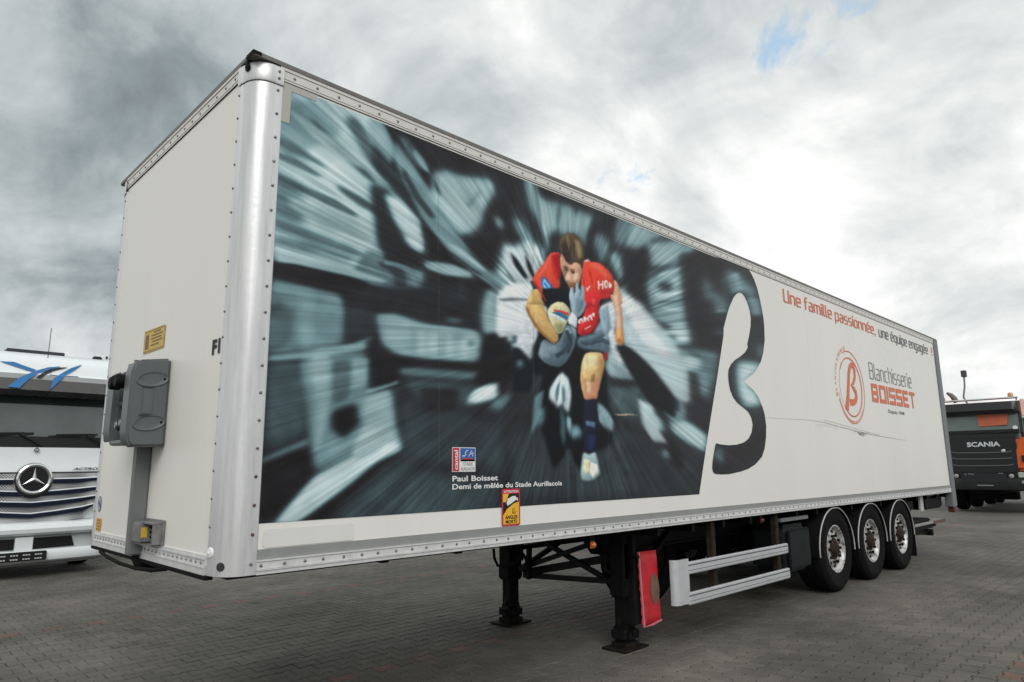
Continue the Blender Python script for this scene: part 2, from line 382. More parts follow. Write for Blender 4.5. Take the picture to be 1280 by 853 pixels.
def gblur(a, s):
    if s < 0.3: return a
    r = int(s * 3) + 1
    k = np.exp(-0.5 * (np.arange(-r, r + 1) / s) ** 2); k /= k.sum()
    a = np.apply_along_axis(lambda m: np.convolve(m, k, 'same'), 0, a)
    return np.apply_along_axis(lambda m: np.convolve(m, k, 'same'), 1, a)

def inside(pts, X, Y):
    c = np.zeros(X.shape, bool)
    n = len(pts)
    for i in range(n):
        x1, y1 = pts[i]; x2, y2 = pts[(i + 1) % n]
        if y1 == y2: continue
        m = ((y1 > Y) != (y2 > Y))
        c ^= m & (X < (x2 - x1) * (Y - y1) / (y2 - y1) + x1)
    return c

def smooth(pts, it=2, cut=.12):
    for _ in range(it):
        o = []
        for i in range(len(pts)):
            a, b = pts[i], pts[(i + 1) % len(pts)]
            o.append((a[0] * (1 - cut) + b[0] * cut, a[1] * (1 - cut) + b[1] * cut))
            o.append((a[0] * cut + b[0] * (1 - cut), a[1] * cut + b[1] * (1 - cut)))
        pts = o
    return pts

def blend(img, pts, val, soft, alpha=1.0, vol=0.):
    xs = [p[0] for p in pts]; ys = [p[1] for p in pts]
    pad = int(soft * 3) + 2
    ax = max(PX0, int(min(xs)) - pad); bx = min(PX0 + PW, int(max(xs)) + pad + 2)
    ay = max(PY0, int(min(ys)) - pad); by = min(PY0 + PH, int(max(ys)) + pad + 2)
    if bx <= ax or by <= ay: return
    ex = pad
    m = 0
    for sx in (-.25, .25):
        for sy in (-.25, .25):
            X, Y = np.meshgrid(np.arange(ax - ex, bx + ex) + sx, np.arange(ay - ex, by + ex) + sy)
            m = m + inside(pts, X, Y) * .25
    m0 = m
    m = gblur(m, soft)[ex:-ex, ex:-ex] * alpha
    if vol and m0.sum() > 40:                                # rounded form: lit from the upper left
        sg = max(1.2, min(7., .16 * min(max(xs) - min(xs), max(ys) - min(ys))))
        g = gblur(m0.astype(float), sg); gy, gx = np.gradient(g)
        sh = (1 + vol * (1.5 * (gx * .55 + gy * .8) * sg - .30 * (1 - np.clip(g * 1.15, 0, 1))))[ex:-ex, ex:-ex]
        sl = img[ay - PY0:by - PY0, ax - PX0:bx - PX0]
        sl[:] = sl * (1 - m[..., None]) + np.array(val, float) * sh[..., None] * m[..., None]
        return
    sl = img[ay - PY0:by - PY0, ax - PX0:bx - PX0]
    if img.ndim == 3:
        sl[:] = sl * (1 - m[..., None]) + np.array(val, float) * m[..., None]
    else:
        sl[:] = sl * (1 - m) + val * m

# block | value | softness | points
BG = """
A|.72|5|90 60 300 60 420 160 470 260 560 420 600 560 570 740 430 740 300 720 50 660 40 300
A|.5|6|60 160 110 90 200 100 300 200 220 260 90 300
A|.82|6|200 240 330 330 400 470 420 600 300 640 180 560 150 400
A|.48|6|50 330 130 380 180 480 130 560 50 540
A|.3|2.5|180 150 260 215 400 360 420 390 380 370 240 240
A|.34|3|60 210 110 235 230 318 240 332 130 280 60 240
A|.34|3|60 340 150 380 250 440 250 452 140 410 60 366
A|.3|3|280 385 380 440 460 500 450 505 360 465 280 405
A|.42|4|60 560 200 590 330 640 330 655 180 620 60 590
A|.3|4|300 160 340 150 420 260 470 350 450 380 380 300
A|.55|4|390 130 440 160 480 260 470 330 420 300 380 210
A|.1|3|430 165 540 205 600 260 640 350 720 440 760 560 830 660 800 690 720 640 640 570 560 500 500 420 450 330 470 300 480 250
A|.13|5|390 380 450 400 520 500 590 570 600 690 520 680 420 610 410 520 400 470
A|.14|4|400 240 450 300 560 440 620 560 570 520 480 420 400 320
A|.8|4|440 420 500 440 575 550 575 625 530 590 480 520
A|.5|3|480 235 530 300 600 410 700 550 830 685 936 800 936 850 870 790 740 690 640 600 580 520 520 400 470 290
A|.4|3|490 215 560 250 600 330 570 340 520 290
A|.08|2.5|560 490 640 590 740 690 820 745 760 760 640 720 590 660
A|.09|3|600 440 660 500 760 600 830 690 810 690 700 570
A|.68|6|620 375 700 360 820 385 800 470 760 550 710 570 660 510 610 430
A|.09|5|500 190 600 225 940 365 940 480 870 400 800 350 700 330 620 340 560 290
A|.1|5|740 560 800 500 880 520 920 560 860 620 850 690 800 650
A|.42|4|810 470 850 490 860 560 830 560 800 520
A|.6|2|580 650 680 662 745 692 735 706 650 700 585 675
A|.07|2|45 652 140 660 220 680 330 705 480 748 620 765 936 790 936 860 300 860 300 770 200 750 100 720 45 700
A|.4|3|380 610 500 660 560 700 570 755 500 755 400 735 330 690
A|.2|2|430 650 510 680 520 740 480 745 470 690 420 665
A|.55|5|45 712 150 735 300 770 300 900 45 900
B|.11|6|300 0 840 0 840 420 480 420 400 330 300 220
B|.45|6|36 20 150 10 300 50 300 200 150 215 36 235
B|.55|5|145 0 200 10 195 200 150 205
B|.28|6|36 60 100 40 95 200 36 225
B|.18|5|320 60 420 90 400 180 320 160
B|.5|6|140 240 400 220 390 330 370 400 360 560 200 640 170 400
B|.3|6|36 255 140 245 170 400 165 500 28 560
B|.58|3|40 232 200 212 330 192 410 165 395 210 200 240 40 252
B|.62|2|200 374 360 328 360 336 200 382
B|.68|2|375 352 485 318 490 328 380 366
B|.06|5|262 425 345 395 355 470 300 520 258 480
B|.66|5|366 370 465 345 480 470 500 560 420 570 362 460
B|.06|3|8 600 100 565 180 545 195 640 60 790 8 820
B|.42|4|12 590 100 550 180 515 180 540 90 575 12 605
B|.85|4|60 812 130 730 200 650 290 600 370 560 440 535 505 540 490 562 400 610 300 690 200 765 120 815
B|.7|3|330 560 365 470 420 470 440 550 400 580 340 600
B|.05|4|510 556 430 612 350 690 250 780 190 815 160 815 240 745 330 685 420 600
B|.23|7|500 380 840 360 840 800 230 830 360 700 520 560
B|.14|6|560 300 840 320 840 480 700 430 520 430
B|.15|6|560 600 840 600 840 680 600 640
B|.07|5|380 170 430 180 440 330 395 345 380 260
B|.07|4|400 150 450 180 480 232 760 262 760 285 500 272 470 330 410 330
B|.58|4|410 90 480 88 560 120 770 150 775 250 600 240 480 228 430 190
B|.42|3|490 272 760 288 760 318 500 302
B|.3|6|500 310 760 330 760 400 560 380
B|.35|3|655 100 705 103 705 122 655 118
B|.85|3|735 385 795 335 830 330 830 378 770 392
C|.6|3|0 372 120 392 250 422 460 440 460 588 300 578 100 558 40 520 0 440
C|0.48|5.5|130 430 160 432 160 555 130 552
C|0.72|5.5|170 436 200 440 200 558 170 556
C|0.48|5.5|200 440 215 440 215 560 200 558
C|0.72|5.5|222 440 262 444 262 562 222 560
C|0.48|5.5|275 460 300 462 300 566 275 564
C|0.72|5.5|305 450 332 452 332 572 305 570
C|0.48|5.5|340 450 370 450 370 575 340 572
C|0.72|5.5|380 470 430 450 460 490 460 520 400 540 400 585 375 570
C|.4|2|405 480 435 480 435 515 405 520
C|.62|4|495 240 545 245 550 330 600 390 575 460 480 455 470 352
C|.85|2.5|565 425 640 370 690 338 740 430 775 480 740 570 700 575 640 520 600 500
C|.3|1.2|585 450 612 440 640 455 645 485 625 505 595 500 582 475
C|.85|1|598 462 630 460 632 488 600 490
C|.25|1|580 412 660 418 740 430 740 438 660 428 580 420
C|.05|4|470 500 520 450 570 460 620 510 640 560 635 640 600 700 560 740 500 700 440 695 460 600
C|.96|2.5|410 762 440 722 500 702 545 695 548 730 500 770 450 790 408 788
C|.42|4|500 800 600 740 620 760 560 830
C|.1|4|640 560 700 600 722 700 690 760 640 700
C|.5|4|640 570 668 580 670 640 650 640
C|.85|3|690 500 775 470 775 520 740 590 700 580
C|.04|2|725 460 765 462 760 520 745 600 715 640 700 600
C|.78|4|545 150 600 100 690 60 775 -10 775 110 740 160 715 200 690 320 640 300 570 230
C|.08|5|555 260 600 280 660 340 650 380 560 390 540 330
C|.5|2.5|265 -10 370 -10 430 60 520 140 590 200 660 260 690 310 680 320 600 262 520 192 430 145 340 80
C|.66|2|190 112 300 120 400 150 432 170 420 182 300 165 210 140
C|.85|4|90 -10 190 -10 188 60 140 40
C|.2|3|365 200 385 200 390 290 365 290
D|.1|5|0 20 300 60 440 60 740 190 1066 290 1066 340 740 260 560 200 420 140 200 100 0 60
D|.68|6|0 90 100 70 200 115 400 135 400 250 330 340 280 460 180 480 120 400 60 330 0 290
D|.07|5|340 350 400 250 470 260 510 330 570 480 580 560 540 580 460 540 380 500
D|.55|4|415 370 460 395 480 440 455 460 425 430
D|.07|5|190 500 340 490 500 600 505 660 440 740 360 730 280 650
D|.52|5|550 230 610 270 630 330 570 350
D|.5|5|530 390 640 400 690 520 610 560 560 480
D|.1|5|470 120 560 130 620 270 700 420 740 560 700 560 620 430 540 330
D|.62|5|610 120 680 130 710 230 760 270 900 300 1066 340 1066 470 900 440 810 470 760 620 720 600 690 430 650 300
D|.1|5|640 340 690 380 740 500 760 600 730 600 680 470
D|.14|4|935 250 975 270 970 370 945 350
D|.07|5|700 160 1066 290 1066 320 900 280 760 250
D|.08|4|780 500 850 470 960 460 980 500 850 560 790 560
D|.9|4|555 570 650 530 720 620 740 690 690 750 650 810 580 720
D|.1|1.5|706 570 712 570 742 665 735 672
D|.15|2.5|560 730 585 740 605 785 590 780
L|.08|5|320 -30 480 -30 560 130 600 230 560 240 470 160 400 100 360 200 400 330 470 430 560 560 620 690 560 580 430 440 320 390 280 300 285 130
L|.5|5|370 120 450 90 520 230 500 320 440 420 400 330 360 220
L|.62|4|520 330 600 290 660 400 690 560 650 610 570 480
L|.5|6|560 -40 770 -40 770 220 700 240 640 150
L|.07|5|690 260 790 240 790 860 740 853 690 560
L|.72|5|650 690 720 640 768 720 768 853 640 853
L|.6|5|0 -20 290 -20 270 150 260 230 180 110 60 100 0 130
J|.1|5|150 0 200 0 470 130 690 200 600 230 470 170 330 100 250 60
J|.65|6|20 140 70 160 120 210 110 260 40 270 0 230
J|.72|5|330 260 400 330 480 400 520 480 500 560 440 540 400 480 350 400 340 340
J|.6|5|300 400 340 400 390 470 390 540 330 540 300 480
J|.06|4|330 430 370 420 430 470 480 560 480 640 420 590 380 500
E|.12|6|0 280 470 280 700 380 700 853 0 853
E|.62|5|55 110 150 160 330 240 430 280 400 312 330 312 320 370 220 395 160 390 130 270 70 300 10 270 10 150
E|.42|4|-40 80 60 120 20 200 0 280 -60 240
E|.07|5|0 280 70 300 140 270 150 400 110 500 160 640 120 690 60 630 10 450
E|.6|5|130 480 220 430 330 380 350 560 372 700 300 770 230 760 170 690 150 600
E|.08|4|190 500 240 480 290 500 280 540 230 545
E|.35|3|150 440 220 410 220 430 160 470
E|.78|5|0 520 60 640 130 710 230 770 370 700 410 853 0 853
E|.12|3|110 680 170 700 290 755 250 770 170 740
E|.1|4|230 790 300 800 315 840 250 830
E|.06|5|345 330 470 305 620 372 500 580 530 640 535 860 410 853 372 700 352 560
E|.42|6|470 430 520 520 620 600 610 660 540 660 520 590 465 590
E|.5|5|600 400 720 470 790 560 740 570 700 540 640 560 610 490
E|.55|2|545 650 610 650 610 665 545 665
E|.42|3|540 775 590 780 590 800 540 800
E|.5|4|720 560 800 590 815 690 760 690
E|.1|3|750 695 840 695 840 900 745 860
F|.3|6|0 240 60 250 110 400 110 540 0 480
F|.75|5|-10 -10 230 -10 260 100 300 240 290 300 200 260 80 170 -10 60
F|.7|4|-60 90 20 130 60 200 50 260 -40 250
F|.06|4|-20 40 60 90 150 200 210 290 255 440 215 445 150 330 80 250 -10 130
F|.06|5|350 -10 530 -10 510 90 380 60
F|.42|5|260 60 500 80 500 170 445 340 400 310 380 200 300 190
F|.85|4|290 120 350 100 410 125 400 175 330 180
F|.08|5|310 200 380 200 400 330 470 370 450 520 400 500 300 380
F|.55|4|200 260 320 350 330 440 240 455 200 370
F|.16|5|0 420 110 520 240 600 400 600 440 860 -200 860 -200 560
F|.72|4|75 320 130 380 200 450 215 500 170 535 130 510 100 400
F|.95|4|130 430 165 430 185 500 160 510
F|.78|4|240 460 330 450 445 530 432 615 350 575 260 510
F|.05|4|110 500 220 510 320 640 322 710 280 712 200 600 140 560
F|.5|3|200 612 232 602 245 650 210 652
F|.12|4|620 110 680 -10 760 -10 735 130
F|.4|4|705 55 750 40 745 120 710 110
F|.1|4|550 180 620 130 640 400 560 360
F|.85|6|605 135 740 150 700 200 650 250 700 300 735 372 645 372 612 320 600 200
F|.1|3|640 388 745 384 760 480 750 600 600 735 480 740 485 580 600 580 680 520
F|.35|4|488 590 530 600 530 690 478 650
G|.13|6|0 540 60 440 100 560 280 460 401 500 401 853 0 853
G|.33|6|290 500 401 500 401 620 330 600
G|.6|5|270 440 330 450 400 520 400 500 401 440 330 380
G|.12|3|290 480 401 485 401 512 310 510
G|.2|6|0 660 100 640 401 640 401 853 0 853
A|.66|2.5|100 120 300 250 410 345 330 320 200 230
A|.7|2|60 300 150 330 260 400 300 440 180 390 70 330
A|.7|2.5|120 430 260 480 390 560 400 590 240 540 110 460
A|.35|2|60 270 140 300 230 360 210 362 120 320 60 290
A|.38|2|180 400 280 440 350 490 340 500 240 455 170 412
A|.4|2.5|60 500 180 540 330 600 400 640 330 630 180 580 60 530
A|.72|2|60 600 200 640 330 680 460 720 430 725 280 690 60 640
A|.2|2|510 330 560 420 620 500 600 505 540 430 500 350
A|.62|2|540 260 575 300 600 350 580 340 545 290
B|.62|2.5|180 240 260 235 250 420 215 560 200 560 210 400
B|.35|2.5|260 250 330 245 320 380 262 400
B|.58|2.5|330 250 390 240 380 330 330 345
B|.36|3|40 90 130 60 120 190 40 210
B|.78|2|120 790 220 680 330 600 420 565 330 640 230 730 140 800
B|.1|3|560 340 700 350 690 420 580 420
C|.12|3|0 40 80 90 150 120 100 130 0 100
C|.5|2|0 100 60 108 120 130 150 170 155 240 140 200 110 150 50 125 0 122
C|.68|1.5|300 20 360 30 430 90 500 150 480 150 400 95 330 55
C|.25|1.5|330 60 420 130 480 165 470 175 400 135 320 80
C|.85|1.5|650 380 700 350 730 420 720 500 690 540 660 470
C|.15|1.2|560 230 640 290 690 325 680 332 620 300 560 250
C|.15|1|600 150 660 220 700 280 692 284 650 230 595 165
C|.15|1|690 60 730 150 745 180 738 184 710 130 684 70
D|.2|2|10 100 30 150 60 230 50 240 20 180
D|.45|2|220 300 320 200 330 220 250 320
D|.2|2.5|600 380 640 400 660 460 630 470
D|.75|2|720 260 760 280 780 420 750 520 730 420
D|.35|2|830 300 860 300 850 440 825 440
E|.25|2|150 230 250 210 330 240 250 250 160 260
E|.72|2|210 370 330 300 340 310 230 390
E|.3|2|120 430 200 400 290 380 200 430 130 460
E|.8|1.5|200 440 330 400 335 410 210 460
E|.82|1.5|180 560 340 540 350 550 200 580
E|.35|1.5|170 600 350 590 350 600 180 615
E|.82|1.5|220 630 350 650 350 662 230 650
E|.3|2|590 420 600 500 610 590 590 560 580 470
E|.65|2|645 420 680 440 700 520 680 530 650 480
E|.2|2|0 700 120 760 240 853 200 853 80 790 0 740
F|.35|2|60 20 200 60 260 150 240 170 160 110 50 50
F|.45|2|130 200 210 230 270 290 260 300 190 250 130 215
F|.3|2|330 60 400 90 420 120 350 105
F|.5|2|395 200 440 190 445 280 420 300
F|.2|2|250 300 290 330 300 400 270 400
F|.3|2|90 300 120 330 180 420 160 430 110 370
J|.85|2|345 300 400 360 440 380 430 420 380 400 350 360
J|.4|2|360 290 420 330 460 380 440 380 390 340
J|.35|2|420 410 470 430 500 480 470 470 430 440
J|.82|2|30 170 70 190 90 230 60 240 30 210
"""
FIG = """
G|16,20,24|2.5|95 215 260 220 290 300 300 560 330 640 300 700 240 720 150 700 100 660 80 620 110 540 120 470 60 470 65 350
G|105,135,145|3|0 270 60 300 75 390 40 470 0 400
H|22,26,30|2|0 460 60 440 160 560 180 700 160 853 0 853
H|110,150,160|4|40 580 80 560 100 620 60 640
H|205,212,220|2|0 190 60 130 130 130 220 300 230 350 180 560 140 540 80 470 0 440
H|120,140,150|1|0 270 110 282 200 300 200 308 110 292 0 282
H|60,80,88|1.5|0 330 40 350 40 420 0 420
H|16,19,22|1.2|240 340 290 370 260 470 230 560 185 580 200 460
H|205,215,222|1.8|770 100 880 40 940 90 930 260 900 330 830 240 780 190
H|205,213,220|2.5|980 60 1060 60 1137 220 1137 440 1040 430 990 300
H|30,38,44|2|800 200 850 195 870 215 800 225
H|150,175,185|3|860 500 1000 480 1100 620 1080 740 880 720 830 640
H|18,22,26|2|860 420 960 420 1137 560 1137 690 1050 620 960 540
H|120,140,152|2.5|770 230 850 200 900 300 890 470 850 510 800 500 720 330
H|88,108,120|2.5|575 370 720 330 800 300 870 420 860 500 780 505 700 495 580 450
H|14,16,20|2.5|560 470 650 490 640 560 600 700 620 853 530 853 500 740 470 650 490 560
H|24,28,34|2|640 470 800 490 840 520 800 530 640 505
G|14,16,19|2|110 280 150 450 170 560 150 640 170 720 130 770 110 700 90 640 80 560 100 460 70 380
G|12,14,17|2|190 400 230 420 225 560 215 640 220 780 190 740 180 640
G|60,90,98|2.5|150 560 170 620 165 700 150 660
G|95,125,132|2|70 540 100 520 85 620 60 660
G|150,180,185|1.5|170 600 186 610 184 660 172 640
H|20,24,28|2.5|180 440 240 380 300 380 330 430 240 470 215 560 170 640
H|200,210,216|2|840 320 900 280 960 440 1010 560 960 640 900 560
I|205,222,228|1.8|150 95 200 10 240 -30 290 20 308 130 292 262 262 240 240 200 210 222 180 190 148 160
I|90,120,130|1.2|205 60 225 40 215 150 200 200 190 120
I|90,120,130|1.2|240 60 262 100 262 190 245 200 238 130
I|130,156,166|2|488 185 530 210 575 260 612 330 602 395 550 372 500 322
I|16,18,24|3|505 350 560 400 582 440 572 490 520 515 495 470
I|110,150,160|3|300 360 350 350 385 390 380 430 310 450
I|100,140,150|4|70 240 120 220 110 330 70 370
H|196,208,214|4|985 60 1137 40 1300 400 1340 720 1200 660 1050 480 990 300
J|176,196,202|3|340 262 420 330 500 420 540 500 545 600 470 560 400 470 350 400
J|215,222,226|2|350 280 400 320 450 380 440 400 390 370 350 320
J|215,222,226|2|380 340 440 390 490 450 480 470 420 430 380 380
J|16,19,23|2.5|330 425 380 438 440 495 505 580 505 640 430 590 370 500
J|180,200,205|2.5|398 580 440 600 452 660 480 705 440 700 410 650
J|215,222,226|2|0 280 60 250 100 260 110 300 150 330 110 400 60 400 0 410
J|190,204,210|2.5|20 150 70 160 120 210 112 262 50 250 20 200
J|20,24,28|1.5|40 170 60 190 90 240 80 245 50 205
J|20,24,28|1.5|80 175 96 200 112 245 106 247 88 215
J|30,36,40|1.5|10 300 60 298 110 303 110 306 60 303 10 306
---
H|150,30,38|1.5|815 500 850 500 850 570 830 580 815 540
K|222,72,50|.9|208 605 250 530 330 430 400 325 440 302 510 310 522 440 505 600 515 650 480 745 440 740 400 853 370 850 330 800
K|168,24,30|1.3|412 335 510 315 525 430 512 570 490 600 450 520 430 430
K|46,40,64|.8|192 615 214 602 300 730 390 860 340 860 260 750
K|32,96,172|.6|308 650 318 575 340 555 437 672 402 782
K|130,190,225|.5|325 650 338 580 350 590 420 680 400 740 380 700 345 690
K|32,96,172|.4|345 620 400 690 395 705 340 640
K|24,22,28|1|525 440 560 520 600 620 650 720 640 853 400 860 470 745 520 650
H|14,16,22|1|230 -60 420 -70 540 -40 520 110 480 60 400 45 340 70 300 80
H|205,198,160|.8|315 130 345 80 400 52 460 60 500 100 520 140 495 230 455 320 410 345 350 260 320 190
H|150,152,105|1.8|370 250 440 235 450 290 415 330
H|196,62,62|.5|370 120 440 130 505 152 500 178 440 155 375 138
H|38,108,150|.6|345 145 420 142 500 186 488 218 430 185 380 162
H|215,225,228|.6|330 155 400 172 480 225 478 242 390 200 325 175
H|204,166,106|.9|150 10 190 -60 270 -60 262 20 272 70 300 150 340 240 412 350 412 395 370 432 300 372 210 285 150 180 118 100
H|226,190,120|2|170 60 240 40 270 120 320 230 360 320 300 300 220 200 180 130
H|150,104,56|1.5|118 100 150 180 210 285 300 372 372 434 380 420 300 350 230 270 165 170 135 90
K|204,166,106|.8|150 860 215 730 300 790 350 860
K|196,160,120|.8|512 350 560 330 620 420 682 440 682 560 640 700 600 600 550 540 520 470
L|200,158,132|.9|8 300 60 380 110 430 160 405 215 430 238 500 215 605 190 665 160 705 125 712 90 650 60 610 28 520 8 440
L|150,112,92|1.6|30 440 90 470 85 560 105 620 80 640 50 580 25 500
L|60,40,34|.8|45 462 80 470 84 500 60 500
L|60,40,34|.8|108 492 150 500 158 528 125 528
L|222,180,158|1.2|78 520 104 510 112 590 92 612 72 590
L|120,78,48|1.2|84 640 130 620 188 640 180 690 150 712 118 705 92 680
L|180,120,100|.6|105 645 140 640 142 655 110 660
L|84,68,52|1.2|-6 180 20 130 80 98 160 106 222 170 252 270 262 370 244 470 226 440 200 416 160 402 118 440 88 430 50 360 10 300 -6 250
L|52,42,36|2|10 220 60 180 120 240 110 420 70 400 30 320
L|132,116,80|2.2|150 160 215 190 240 280 240 360 200 380 170 280
L|206,150,122|.7|238 478 262 470 258 530 238 560
L|226,184,186|.7|256 392 300 372 322 404 300 420 252 430
L|218,62,44|.9|244 440 256 404 330 402 430 420 520 500 562 562 584 660 572 730 540 768 480 776 432 768 420 820 400 870 260 870 246 780 228 690 226 590 240 520
L|170,36,34|1.6|430 690 560 700 570 740 480 780 420 775
L|176,34,34|1.2|270 730 330 750 420 745 420 765 330 770 262 752
L|30,24,32|.8|425 775 560 760 540 790 470 805 440 860 410 853
L|206,164,136|1|570 590 612 625 650 720 672 860 575 860 560 780 584 680
L|240,228,224|.5|402 604 416 604 420 700 406 700
L|240,228,224|.5|446 604 462 604 462 700 446 700
L|240,228,224|.5|414 640 450 640 450 655 414 655
L|240,228,224|.5|470 615 495 598 515 625 510 680 485 692 470 665
L|214,90,80|.4|483 628 496 620 502 650 494 672 483 655
L|240,228,224|.5|520 625 535 620 535 640 553 640 548 672 530 690 520 680
L|240,220,218|.5|268 670 290 690 318 655 322 668 300 700 300 718 284 716 284 700
H|208,40,44|1|640 -30 882 -20 870 22 782 30 772 100 765 240 722 310 650 352 604 350 580 320 590 250 630 190 660 90
H|168,26,32|2|760 60 772 100 765 240 722 310 700 330 730 220 745 120
H|176,28,34|1.4|650 60 740 40 745 100 690 90 650 120
H|240,230,230|.5|590 245 584 228 596 206 622 196 636 238 622 244 616 214 604 226 608 244
H|240,230,230|.5|640 236 632 190 652 182 662 204 690 166 706 168 716 216 702 218 694 190 680 194 686 224 672 226 664 210 654 234
H|240,230,230|.4|708 160 732 148 730 182 720 186
H|225,160,160|.6|640 290 700 262 704 272 648 302
H|150,174,188|.9|512 40 505 0 520 -70 540 -80 548 -20 570 -30 565 -110 585 -125 595 -50 610 -60 620 -95 640 -90 645 -20 640 30 660 70 640 140 600 190 560 185 528 150 520 90
H|110,132,148|1.5|560 20 640 40 620 120 580 160 560 90
H|214,224,232|.9|528 138 560 165 582 200 574 290 500 246 498 212
H|92,112,124|1.1|490 250 572 296 574 350 560 440 520 530 470 600 420 635 340 620 280 590 230 530 240 480 280 380 372 436 420 400 450 330
H|128,146,156|2.5|260 400 330 440 340 560 270 560 240 520
H|66,84,96|2.5|470 320 540 340 520 450 450 540 420 460
H|206,205,160|1|205 212 218 213 225 235 210 235
H|206,176,124|1|648 512 700 500 800 504 826 600 795 730 762 860 625 860 604 720 616 600
H|232,212,166|2|670 530 760 530 770 620 720 700 660 690 650 600
H|186,130,80|2|790 640 800 700 760 840 720 850 740 740
I|214,152,116|1|370 -10 520 -10 505 80 492 165 440 178 400 168 385 100
I|236,196,160|1.5|400 20 450 20 450 120 415 130
I|26,28,46|1.2|394 172 440 168 482 160 496 300 492 420 472 545 400 545 394 300
I|78,108,138|1.2|410 318 480 330 478 372 412 352
I|30,40,78|1.5|430 420 480 420 470 530 430 530
I|160,186,190|1.6|392 540 430 560 480 540 502 630 512 700 470 735 430 750 385 740 372 690
I|232,230,190|1.6|400 590 440 600 450 690 410 700 392 660
H|205,158,128|.9|868 -12 948 -10 968 60 984 170 988 290 985 320 922 320 930 200 908 100
H|228,188,160|1.2|905 0 935 0 955 90 965 200 962 300 945 300 940 180 915 80
H|204,142,88|.7|920 296 980 286 996 360 994 400 984 436 966 444 948 428 930 420 914 390 918 340
K|240,104,78|1.4|330 470 400 345 420 350 380 470 300 590 250 600
K|190,44,36|1|430 340 450 420 490 560 480 600 440 520 420 420
K|176,50,40|1|230 600 300 690 370 830 355 830 290 720 222 625
L|238,96,72|1.6|300 420 400 420 480 500 540 580 520 600 430 520 330 460
L|188,44,36|1|300 470 330 520 350 620 345 660 325 580 300 520
L|188,44,36|1|420 520 400 600 390 690 400 720 380 700 388 600
L|190,46,38|1|250 560 262 600 258 700 246 640
H|190,34,38|1.2|690 60 700 120 690 180 676 120
H|228,70,66|1.2|700 20 750 30 740 90 716 80
H|170,26,32|1.2|610 300 660 320 720 290 700 330 650 345 605 340
H|214,180,126|2|640 620 780 620 770 760 630 760
H|180,132,86|2|770 540 812 560 818 620 790 720 770 650
H|160,110,70|1.4|700 700 740 690 730 760 700 770
H|226,206,160|1.6|640 540 680 530 680 640 650 680 630 620
I|196,150,108|2|380 10 410 20 420 110 405 160 390 100
H|112,130,142|1|300 470 380 440 440 470 420 520 340 520
H|52,66,78|1|380 520 450 480 520 380 530 400 470 500 400 560
H|150,168,178|1|470 290 500 280 530 330 500 340
H|70,84,94|1|620 420 720 380 800 340 820 360 740 410 650 450
H|130,150,160|1.2|780 380 850 350 868 400 800 430
L|236,196,170|.9|60 560 84 520 92 560 80 600 64 600
L|220,176,150|.9|150 540 200 520 205 580 170 620 140 600
L|108,70,54|.7|38 446 88 458 88 466 38 456
L|108,70,54|.7|100 478 156 486 158 494 100 488
L|235,225,215|.3|64 478 72 478 72 484 64 484
L|235,225,215|.3|126 506 138 508 138 514 126 512
L|150,70,60|.6|108 648 136 642 138 650 110 655
L|110,94,66|.8|60 130 90 110 110 200 100 300 80 220
L|48,40,32|.8|30 250 60 260 80 400 60 400 40 330
L|150,132,92|.8|180 200 200 210 215 300 205 330 190 260
L|58,48,38|.8|140 200 155 200 160 330 148 380 140 300
L|60,50,40|.8|215 380 240 370 240 440 222 430
H|236,236,226|.8|700 1480 760 1500 770 1560 720 1620 690 1580
H|160,100,60|.5|944 380 950 380 960 436 952 432
H|160,100,60|.5|962 385 968 385 976 438 968 440
H|232,180,120|.8|930 310 960 300 965 360 940 380
H|60,78,90|1|600 400 700 390 780 360 860 400 870 440 780 410 700 440 610 430
H|140,165,178|1.5|770 130 850 80 870 200 860 330 820 340 790 260
H|178,200,212|.7|512 40 522 30 530 -60 522 -80 512 -20
H|178,200,212|.7|560 20 572 10 582 -90 572 -110 562 -30
H|70,95,112|.5|548 0 553 0 566 -80 560 -90
H|70,95,112|.5|600 0 606 0 618 -60 612 -70
H|45,58,70|1|470 310 500 300 540 420 500 520 480 500 510 410
H|130,148,160|1|520 260 570 300 570 380 540 330
"""
TINT_V = np.array([0, .1, .25, .5, .75, 1.0])
TINT = np.array([(19, 17, 19), (38, 37, 40), (56, 68, 73), (108, 138, 144), (166, 189, 193), (216, 223, 226)], float)

